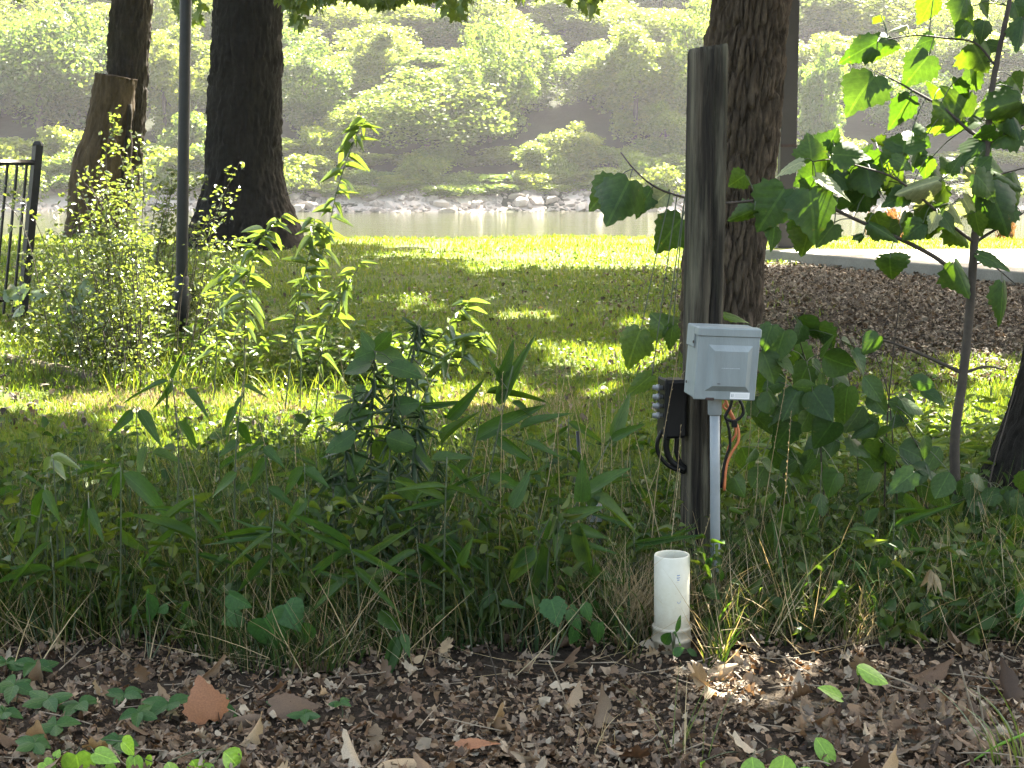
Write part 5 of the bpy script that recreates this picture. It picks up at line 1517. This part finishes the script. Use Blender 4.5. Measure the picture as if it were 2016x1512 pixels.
# lime-green greenbrier sprigs along the lower edge
LB = [('lime-green heart-leaved sprig at the lower left edge', 3.72, "150 1484 165 1570 72|186 1482 236 1500 40|240 1460 274 1486 40|264 1490 268 1545 36|300 1500 270 1530 40|109 1490 118 1474 18|108 1492 106 1510 17|85 1500 110 1530 34|205 1510 230 1545 40"),
      ('lime-green leaves beside the pale curled leaf at the bottom', 3.74, "440 1480 478 1512 54|378 1496 402 1545 56|420 1505 400 1525 30|330 1500 345 1535 34|460 1505 440 1545 40"),
      ('pair of lime-green leaves on the sunlit litter at right', 4.15, "1686 1312 1752 1344 44|1688 1330 1700 1305 20|1662 1378 1618 1350 34"),
      ('single lime-green leaf hanging at the bottom right', 3.8, "1606 1452 1648 1514 42"),
      ('lime-green leaves cut by the bottom edge right of centre', 3.72, "1480 1490 1490 1550 58|1545 1486 1535 1560 62|1378 1500 1385 1540 38|1575 1512 1605 1535 30")]
for label, d, ls in LB:
    q0 = [float(v) for v in ls.split('|')[0].split()]
    b = onground(q0[0], q0[1], d + .15)
    t = thing('greenbrier_sprig', b, label, 'sprig', 'lime-green sprigs')
    for q in ls.split('|'):
        a0, b0_, a1, b1_, w_ = [float(v) for v in q.split()]
        _, bb = leafobj(t, T_HEART if 'heart' in label else T_OVATE, 'lime_leaf' + ('h' if 'heart' in label else ''), M['lime'], (a0, b0_), (a1, b1_), w_, d, nrm=np.array([R.uniform(-.3, .3), -.7, .8]))
        mk('stem', *tube(smooth_path([b, (b + bb) / 2 + [.01, 0, .02], bb], 8), .0013, 5), M['stem'], t)

# big fallen leaves
def fallen(name, T, key, mat, base, tip, w_, d, nrm, label):
    d = d - .07
    b = W(*base, d); e = W(*tip, d)
    o = place(name, tmesh(key, T, mat), None, leaf_matrix(b, e, np.array(nrm, float), w_ / FPX * d))
    tag(o, label, 'fallen leaf', 'large fallen leaves')
g = lambda x, y: float(ground_at(np.array([x]), np.array([y]))[0][1])
fallen('fallen_leaf', T_SYC[3], 'fallen_sycamore_leaf', M['rust_leaf'], (412, 1418), (392, 1335), 100, g(400, 1418), (.2, -1, .35), 'large rust-brown dead leaf standing on edge in the litter at left')
fallen('fallen_leaf', T_SYC[0], 'fallen_sycamore_leaf_b', M['litter'], (532, 1390), (626, 1378), 74, g(580, 1402), (.1, -.5, .9), 'large pinkish-brown dead leaf lying flat right of the rusty one')
fallen('fallen_leaf', T_OAK[3], 'fallen_oak_leaf', M['tan_leaf'], (470, 1468), (545, 1424), 44, g(505, 1460), (.1, -.5, .9), 'pale curled dead leaf behind the lime leaves at the bottom')
fallen('fallen_leaf', T_OVATE[2], 'fallen_ovate_leaf', M['tan_leaf'], (742, 1510), (835, 1496), 40, g(790, 1505), (0, -.5, .9), 'pale yellow-tan dead leaf at the bottom edge')
fallen('fallen_leaf', T_SYC[1], 'fallen_sycamore_leaf_c', M['rust_leaf'], (900, 1470), (990, 1460), 40, g(940, 1472), (0, -.4, .9), 'brown dead leaf with an orange tinge at the bottom centre')
fallen('fallen_leaf', T_HEART[2], 'fallen_heart_leaf', M['litter'], (1672, 1400), (1738, 1415), 56, g(1700, 1415), (0, -.7, .7), 'smooth reddish-brown dead leaf on the old timber')
fallen('fallen_leaf', T_OVATE[0], 'fallen_small_leaf', M['tan_leaf'], (815, 1305), (833, 1290), 16, g(825, 1310), (0, -.9, .5), 'small bright tan leaf at the edge of the grass in the middle')
fallen('fallen_leaf', T_OAK[0], 'fallen_oak_leaf_b', M['litter'], (285, 1345), (275, 1300), 40, g(280, 1350), (0, -.8, .6), 'forked dead oak leaf under the left grass')
fallen('fallen_leaf', T_SYC[2], 'fallen_sycamore_leaf_d', M['tan_leaf'], (1395, 1330), (1450, 1300), 40, g(1420, 1330), (0, -.7, .8), 'sunlit tan leaf beside the foot of the standpipe')
fallen('fallen_leaf', T_SYC[4], 'fallen_sycamore_leaf_e', M['litter'], (450, 1420), (520, 1405), 44, g(480, 1420), (0, -.6, .8), 'curled brown leaf between the rusty and the pinkish-brown leaf')
fallen('fallen_leaf', T_OAK[1], 'fallen_oak_leaf_c', M['tan_leaf'], (1480, 1310), (1450, 1285), 24, g(1470, 1310), (0, -.7, .8), 'small orange-tan leaf in the sun right of the standpipe')

# ------------------------------------------------------------------ leaf litter: separate leaves on the ground, then the crumbs
def litter_at(n, y0=3.35, y1=5.2, spread_=.54):
    y = 1 / R.uniform(1 / y1, 1 / y0, n)
    x = R.uniform(-1, 1, n) * (spread_ * y)
    return np.stack([x, y, gz(x, y)], -1)
def flatframe(n, up=2.2):
    return basis_from(rdir(n) * [1, 1, .35], rdir(n, up))
P = litter_at(270, 3.4, 4.95, .42)
Bf = flatframe(270, 3.2)
for i in range(270):
    k = i % 6; L = R.uniform(.035, .075) if i % 3 else R.uniform(.075, .135)
    Mx = np.eye(4); Mx[:3, :3] = Bf[i] * np.array([L * R.uniform(.5, .9), L, L * .8]); Mx[:3, 3] = P[i] + [0, 0, R.uniform(.006, .03)]
    place('dead_leaf', tmesh('dead_leaf%d' % k, T_OAK[k], M['litter'] if R.random() < .9 else M['tan_leaf']), ground, Mx)
parts = []
for k in range(6):
    n = 5600
    p = litter_at(n, 3.2, 5.6); p = p[R.random(n) < .25 + .9 * ss(.36, .52, fbm(np.c_[p[:, :2] * 2.6, np.zeros(n)], 3))]; n = len(p); p[:, 2] += R.uniform(.002, .028, n)
    s = R.uniform(.010, .036, n) * (1 + .7 * (R.random(n) < .15))
    parts.append(scatter(T_SCRAP[k], p, flatframe(n, 1.6), np.stack([s, s * R.uniform(.5, 1, n), s * 1.2], -1)))
for k in range(6):
    n = 200
    p = litter_at(n, 3.3, 5.3); p[:, 2] += R.uniform(.006, .03, n)
    s = R.uniform(.022, .055, n)
    parts.append(scatter(T_OAK[k], p, flatframe(n, 1.6), np.stack([s * .7, s, s], -1)))
tw_ = []
for _ in range(240):
    a = litter_at(1, 3.4, 5.0)[0] + [0, 0, R.uniform(.008, .03)]; dv = rdir(1)[0] * [1, 1, .12]; L = R.uniform(.05, .28)
    tw_.append(tube(smooth_path([a, a + dv * L * .5 + R.normal(0, .006, 3), a + dv * L], 6), R.uniform(.0009, .0026), 5))
tws = mk('small_twigs', *merge(tw_), M['twig']); kind(tws, 'stuff', 'small dead twigs scattered through the leaf litter', 'twigs')
for k in range(6):
    n = 110
    p = np.stack([R.uniform(.78, 1.8, n), R.normal(4.06, .10, n), R.uniform(.018, .034, n)], -1); s = R.uniform(.018, .05, n)
    parts.append(scatter(T_SCRAP[k] if k < 3 else T_OAK[k], p, flatframe(n, 2.0), np.stack([s, s, s], -1)))
lit_o = mk('leaf_litter', *merge(parts), M['litter'], smooth=False)
kind(lit_o, 'stuff', 'brown crumbled dead leaves covering the ground in the foreground', 'leaf litter')
parts = []
for k in range(6):
    n = 4600
    y = 1 / R.uniform(1 / 17.6, 1 / 9.6, n); x = R.uniform(.9, .40 * y + .8, n)
    keep = (x + .5 * R.normal(size=n) > 1.6 - .0 * y) & (x < 2.93 + (18.15 - y) * .451 - .03)
    p = np.stack([x, y, gz(x, y)], -1)[keep]; n = len(p); p[:, 2] += R.uniform(.0, .03, n)
    s = R.uniform(.025, .065, n)
    parts.append(scatter(T_SCRAP[k], p, flatframe(n, 2.6), np.stack([s, s * .75, s * 1.3], -1)))
    n = 500
    y = 1 / R.uniform(1 / 17, 1 / 8.6, n); x = R.uniform(-.34, .3, n) * y
    p = np.stack([x, y, gz(x, y) + R.uniform(.01, .04, n)], -1)
    s = R.uniform(.03, .08, n)
    parts.append(scatter(T_SCRAP[k], p, flatframe(n, 1.3), np.stack([s, s * .75, s * 1.3], -1)))
lit2 = mk('leaf_mulch', *merge(parts), M['litter_dark'], smooth=False)
kind(lit2, 'stuff', 'dark leaf mulch on the slope below the concrete slab', 'leaf litter')
# sticks
for label, pts, d, r in [('thin forked twig standing in the litter at bottom centre', [(985, 1420), (978, 1340), (965, 1290), (955, 1262)], 4.35, .0028), ('long pale stalk slanting in the weeds left of centre', [(845, 1280), (900, 1245), (950, 1225)], 4.85, .003),
                         ('grey twig lying across the litter at lower right', [(1690, 1310), (1760, 1335), (1830, 1362), (1880, 1385)], 4.35, .004), ('dark twig lying below the sapling branch', [(1700, 690), (1760, 700), (1830, 706), (1900, 700)], 10.5, .016),
                         ('bent pale stalk on the litter right of the bottom middle', [(1080, 1300), (1110, 1370), (1128, 1470)], 4.2, .0025), ('straight pale stalk in the bottom right corner', [(1890, 1310), (1915, 1400), (1950, 1500), (1960, 1530)], 4.0, .003),
                         ('second pale stalk crossing in the bottom right corner', [(1925, 1350), (1940, 1440), (1965, 1540)], 3.95, .003), ('green arching blade at the bottom right corner', [(2030, 1440), (1960, 1470), (1900, 1510), (1870, 1540)], 3.8, .004)]:
    n = len(pts)
    dd = [d] * n
    P = smooth_path([W(x, y, q) for (x, y), q in zip(pts, dd)], 16)
    o = mk('stalk' if 'stalk' in label or 'blade' in label else 'twig', *tube(P, np.linspace(r, r * .5, 16) * (1 + .15 * np.sin(np.arange(16) * 2.1)), 6), M['lime'] if 'green' in label else (M['twig'] if 'pale' in label or 'grey' in label else M['brown_stem']), origin=P[0])
    tag(o, label, 'twig')

# long blades leaning in at the bottom right corner
def tuft_thing(px, py, d, n, lab, mat, hmin, hmax, az0, az1, wd=.006):
    b = onground(px, py, d)
    t = thing('grass_tuft', b, lab, 'grass tuft')
    for k in range(n):
        q = (b + [R.normal(0, .03), R.normal(0, .03), 0])[None]
        V, F = blades(q, R.uniform(hmin, hmax, 1), np.array([wd * R.uniform(.6, 1.2)]), R.uniform(.1, .5, 1), R.uniform(az0, az1, 1), R.uniform(.6, 1.7, 1), 8)
        mk('blade', V, F, mat if k % 4 else M['straw'], t)
tuft_thing(1985, 1560, 3.78, 16, 'tuft of long arching green and straw blades in the bottom right corner', M['lance'], .18, .38, 1.6, 4.2)
tuft_thing(1340, 1540, 3.85, 12, 'tuft of thin dark grass blades at the bottom edge below the standpipe', M['fine'], .18, .36, .3, 2.8, .004)
tuft_thing(1180, 1520, 3.9, 9, 'small straw tuft at the bottom edge right of centre', M['straw'], .08, .2, 0, 6.2, .003)
# ------------------------------------------------------------------ grass and low weeds (nobody could count them)
def field(n, y0, y1, sp_=.50, add=.25):
    y = 1 / R.uniform(1 / y1, 1 / y0, n)
    x = R.uniform(-1, 1, n) * (sp_ * y + add)
    return np.stack([x, y, gz(x, y)], -1)
def nz(p, s, o=0.0): return fbm(np.c_[p[:, :2] * s + o, np.zeros(len(p))], 3)
PIPE = np.array([b0[0], b0[1]]) if False else W(1320, 1300, 4.75)[:2]
def clear(p):
    k = np.ones(len(p), bool)
    # keep the standpipe, the old timber and the box in the open
    px = p[:, 0] / p[:, 1]
    k &= ~((np.abs(px - PIPE[0] / PIPE[1]) < .022) & (p[:, 1] < 4.83))
    k &= ~((p[:, 0] > .75) & (p[:, 1] < 4.5))
    k &= ~((np.abs(px - .054) < .011) & (p[:, 1] > 5.15) & (p[:, 1] < 5.9))
    return k
# front edge of the rank grass
def front(p): return p[:, 1] > 4.62 + .22 * ss(.55, .8, p[:, 0]) + .55 * (nz(p, 1.6, 3) - .5) * 2 + .12 * (p[:, 0] > .1)
p = field(34000, 4.4, 7.6); p = p[front(p) & clear(p)]
n = len(p)
tall = .40 + .55 * nz(p, 1.1, 7)
h = R.uniform(.13, .60, n) * tall * (.55 + .45 * ss(4.6, 5.3, p[:, 1])) * (1 - .35 * ss(6.3, 7.6, p[:, 1])) * (1 - .35 * (p[:, 0] > .35))
nearpipe = np.exp(-((p[:, 0] - PIPE[0]) / .14) ** 2) * (p[:, 1] < 5.2)
h *= 1 - .4 * nearpipe
pf = field(4200, 4.75, 6.6); pf = pf[clear(pf) & (nz(pf, 1.3, 77) > .46)]; nf = len(pf)
fine = blades(pf, R.uniform(.28, .72, nf) * (.7 + .3 * ss(4.8, 5.4, pf[:, 1])) * (1 - .35 * (pf[:, 0] > .3)), R.uniform(.0025, .006, nf), R.uniform(0, .3, nf), R.uniform(0, 2 * PI, nf), R.uniform(.1, 1.2, nf), 6)
tf = mk('fine_grass', *fine, M['fine']); kind(tf, 'stuff', 'fine upright grass blades rising through the weeds', 'grass')
pb = field(2600, 4.75, 7.0); pb = pb[clear(pb) & front(pb)]; nb = len(pb)
bro = blades(pb, R.uniform(.18, .5, nb), R.uniform(.007, .015, nb), R.uniform(.1, .9, nb), R.uniform(0, 2 * PI, nb), R.uniform(.3, 1.9, nb), 6)
bo = mk('broad_grass', *bro, M['cane_stuff']); kind(bo, 'stuff', 'broad arching grass blades among the weeds', 'grass')
tg = mk('tall_grass', *blades(p, h + .06, R.uniform(.003, .0085, n), R.uniform(.0, .55, n), R.uniform(0, 2 * PI, n), R.uniform(.1, 1.5, n), 5), M['grass'])
kind(tg, 'stuff', 'rank green grass and weeds across the middle of the foreground', 'grass')
# broad weeds mixed in: small lance and ovate leaves on thin stalks
parts = []
p = np.concatenate([field(1300, 4.9, 8.4), field(1500, 4.75, 6.6)]); p = p[clear(p)]
for q in p:
    hh = R.uniform(.10, .52) * (.5 + .9 * float(nz(q[None], .9, 21)[0])) * (.5 if q[1] > 7 else 1) * (1 - .3 * (q[0] > .35)); m = 10
    top_ = q + np.array([R.normal(0, .06), R.normal(0, .06), hh])
    parts.append(tube(np.array([q, (q + top_) / 2 + R.normal(0, .012, 3), top_]), [.0022, .0018, .001], 3, False))
stV = merge(parts)
wst = mk('weed_stems', *stV, M['stem']); kind(wst, 'stuff', 'thin stalks of the low weeds in the rank grass', 'weeds')
lp = []
k = R.integers(0, len(p), 27000); q = p[k]
hh = np.array([pp[0][-1, 2] for pp in parts])[k] - q[:, 2]
tt = np.array([pp[0][-3:].mean(0) for pp in parts])[k]
u = R.uniform(.25, 1, len(k))[:, None]
pos = q * (1 - u) + tt * u + R.normal(0, .012, (len(k), 3))
L = R.uniform(.03, .095, len(k))
half = len(k) // 2
lp.append(scatter(T_LOW, pos[:half], basis_from(rdir(half) * [1, 1, .5] + [0, 0, -.15], rdir(half, 1.5)), np.stack([L[:half] * .26, L[:half], L[:half]], -1)))
m = len(k) - half
lp.append(scatter(T_ELL, pos[half:], basis_from(rdir(m) * [1, 1, .5], rdir(m, 1.6)), np.stack([L[half:] * .5, L[half:] * .75, L[half:]], -1)))
wl = mk('weed_leaves', *merge(lp), M['weed']); kind(wl, 'stuff', 'small dark leaves of the low weeds in the rank grass', 'weeds')
# dry straw: thatch low in the grass, tufts by the standpipe
def tuft(cx, cy_, n, rad, hmin, hmax, lean=.9):
    q = np.stack([cx + R.normal(0, rad, n), cy_ + R.normal(0, rad * .6, n), np.zeros(n)], -1); q[:, 2] = gz(q[:, 0], q[:, 1])
    return blades(q, R.uniform(hmin, hmax, n), R.uniform(.0018, .0042, n), R.uniform(.05, lean, n), R.uniform(0, 2 * PI, n), R.uniform(.2, 1.8, n), 5)
p = field(6200, 4.45, 6.2); p = p[clear(p) & (front(p) | (R.random(len(p)) < .16))]
n = len(p); p[:, 2] += R.uniform(0, .06, n)
sp1 = blades(p, R.uniform(.10, .46, n), R.uniform(.0016, .005, n), R.uniform(.25, 1.5, n), R.uniform(0, 2 * PI, n), R.uniform(-.4, .6, n), 4)
c1 = W(1240, 1290, 4.85); c2 = W(1385, 1270, 4.95); c3 = W(1650, 1290, 4.85); c4 = W(1720, 1290, 4.8)
straw = mk('dry_straw', *merge([sp1, tuft(c1[0], 4.88, 420, .055, .18, .40), tuft(c1[0] - .1, 4.95, 160, .06, .15, .34), tuft(c2[0], 5.0, 240, .06, .16, .42), tuft(c3[0], 4.85, 90, .06, .1, .28, .7), tuft(c4[0], 4.8, 60, .05, .1, .25, .7), tuft(W(1480, 1260, 4.95)[0], 4.95, 120, .1, .1, .25)]), M['straw'])
kind(straw, 'stuff', 'dry tan grass stalks and tufts low in the rank grass', 'straw')
# tall thin flowering stalks
sk = []
for _ in range(70):
    x = R.uniform(-1.05, 1.0) if R.random() < .6 else R.uniform(.15, .75); d = R.uniform(4.9, 6.2); x *= d / 5
    z = float(gz(x, d)); hh = R.uniform(.4, .95)
    a = np.array([x, d, z]); e = a + [R.normal(0, .12), R.normal(0, .1), hh]
    P = smooth_path([a, (a + e) / 2 + R.normal(0, .02, 3), e], 8)
    sk.append(tube(P, np.linspace(.0018, .0008, 8), 4, False))
    n = 14; pp = e + np.linspace(0, 1, n)[:, None] * (P[-3] - e) * 1.3
    sk.append(scatter(T_KITE, pp, basis_from(rdir(n) * .5 + unit(e - P[-3]), rdir(n)), np.tile([.004, .012, .01], (n, 1))))
seed = mk('seed_stalks', *merge(sk), M['straw']); kind(seed, 'stuff', 'thin dry seed stalks rising above the weeds', 'seed stalks')
# mown lawn beyond
def bare(p): return (p[:, 0] > 1.7 + .5 * (nz(p, 1.0, 4) - .5) * 2) & (p[:, 1] > 10.3) & (p[:, 1] < 17.2 + .3 * (p[:, 0] < 2.2)) | ((p[:, 0] > 2.93 + (18.15 - p[:, 1]) * .451 - .1) & (p[:, 1] < 18.6) & (p[:, 1] > 11) & (p[:, 0] > 2.8))
p = field(230000, 7.0, 24.3, .40, .6)
thin = nz(p, .9, 11) + .5 * nz(p, 3.0, 2) + .12
p = p[(~bare(p) | ((R.random(len(p)) < .05) & (p[:, 0] < 2.6))) & (R.random(len(p)) < ss(.55, .85, thin) * .9 + .12)]
n = len(p); far = p[:, 1]
lawn = mk('lawn_grass', *blades(p, R.uniform(.022, .060, n) * (1 + .5 * nz(p, .7, 30)), (.0035 + .0006 * far) * R.uniform(.7, 1.3, n), R.uniform(0, .7, n), R.uniform(0, 2 * PI, n), R.uniform(0, 1.0, n), 2), M['lawn_blade'])
kind(lawn, 'stuff', 'mown lawn sloping to the river, in sun and shade', 'lawn')
q = np.stack([R.uniform(-2.9, .5, 9000), R.normal(9.75, .28, 9000), np.zeros(9000)], -1); q = q[nz(q, 1.5, 60) > .40]; q[:, 2] = gz(q[:, 0], q[:, 1]); n = len(q)
dl = mk('dry_lawn', *blades(q, R.uniform(.02, .06, n), R.uniform(.006, .011, n), R.uniform(0, .9, n), R.uniform(0, 2 * PI, n), R.uniform(0, 1.0, n), 2), M['straw']); kind(dl, 'stuff', 'dry straw-coloured band of grass in the sun behind the weeds', 'dry grass')
p = field(42000, 6.8, 20, .40, .6)
p = p[~bare(p) & (R.random(len(p)) < ss(.42, .6, nz(p, .8, 40))) & ~((np.abs(p[:, 1] - 9.75) < .4) & (p[:, 0] < .6) & (R.random(len(p)) < .8))]
n = len(p); p[:, 2] += R.uniform(.01, .05, n)
s = R.uniform(.018, .04, n) * (.75 + .03 * p[:, 1])
cl = mk('clover', *scatter(T_KITE, p, flatframe(n, 1.2), np.stack([s, s, s], -1)), M['clover']); kind(cl, 'stuff', 'low clover and broad weeds in the lawn', 'clover')
# bright leafy ground cover under the sunlit weeds at left, and by the pole
q = np.concatenate([np.stack([R.uniform(-4.4, -.6, 11000), R.uniform(9.9, 11.6, 11000), np.zeros(11000)], -1), np.stack([R.uniform(1.0, 2.8, 1500), R.uniform(6.2, 8.0, 1500), np.zeros(1500)], -1)])
q = q[(nz(q, 1.0, 50) > .38) & ((q[:, 0] > 0) | (q[:, 1] > 10.35 - .25 * (q[:, 0] + 1)))]
n = len(q); q[:, 2] = gz(q[:, 0], q[:, 1]) + R.uniform(.02, 1, n) ** 1.6 * .34
L = R.uniform(.035, .09, n)
gc = merge([scatter(T_ELL, q[:n // 2], flatframe(n // 2, .9), np.stack([L[:n // 2] * .6, L[:n // 2], L[:n // 2]], -1)), scatter(T_LOW, q[n // 2:], flatframe(n - n // 2, .9), np.stack([L[n // 2:] * .35, L[n // 2:] * 1.5, L[n // 2:]], -1))])
gco = mk('leafy_ground_cover', *gc, M['clover']); kind(gco, 'stuff', 'bright leafy weeds round the foot of the shrub at left', 'weeds')
q = np.concatenate([np.stack([R.uniform(-4.2, -.9, 1500), R.uniform(10.1, 11.4, 1500), np.zeros(1500)], -1), field(600, 22.6, 24.2, .36, 0)]); q[:, 2] = gz(q[:, 0], q[:, 1]); n = len(q)
mg = mk('long_grass', *blades(q, R.uniform(.08, .26, n) * np.where(q[:, 1] > 20, .45, 1), R.uniform(.006, .012, n), R.uniform(0, .5, n), R.uniform(0, 2 * PI, n), R.uniform(.2, 1.6, n), 5), M['lawn_blade']); kind(mg, 'stuff', 'longer grass blades round the foot of the shrub at left', 'grass')

# ------------------------------------------------------------------ the air over the river
hz = box((0, 148, 41), (384, 308, 92.4))
m = bpy.data.materials.new('hazy_air'); m.use_nodes = True
nt = m.node_tree; nt.nodes.clear()
o = nt.nodes.new('ShaderNodeOutputMaterial'); pv = nt.nodes.new('ShaderNodeVolumePrincipled')
pv.inputs['Color'].default_value = (.87, .88, .97, 1); pv.inputs['Density'].default_value = HAZE_DENSITY; pv.inputs['Anisotropy'].default_value = .35
nt.links.new(pv.outputs[0], o.inputs['Volume'])
haze = kind(mk('haze', *hz, m, smooth=False), 'stuff', 'pale sunlit haze over the river and far bank', 'haze')
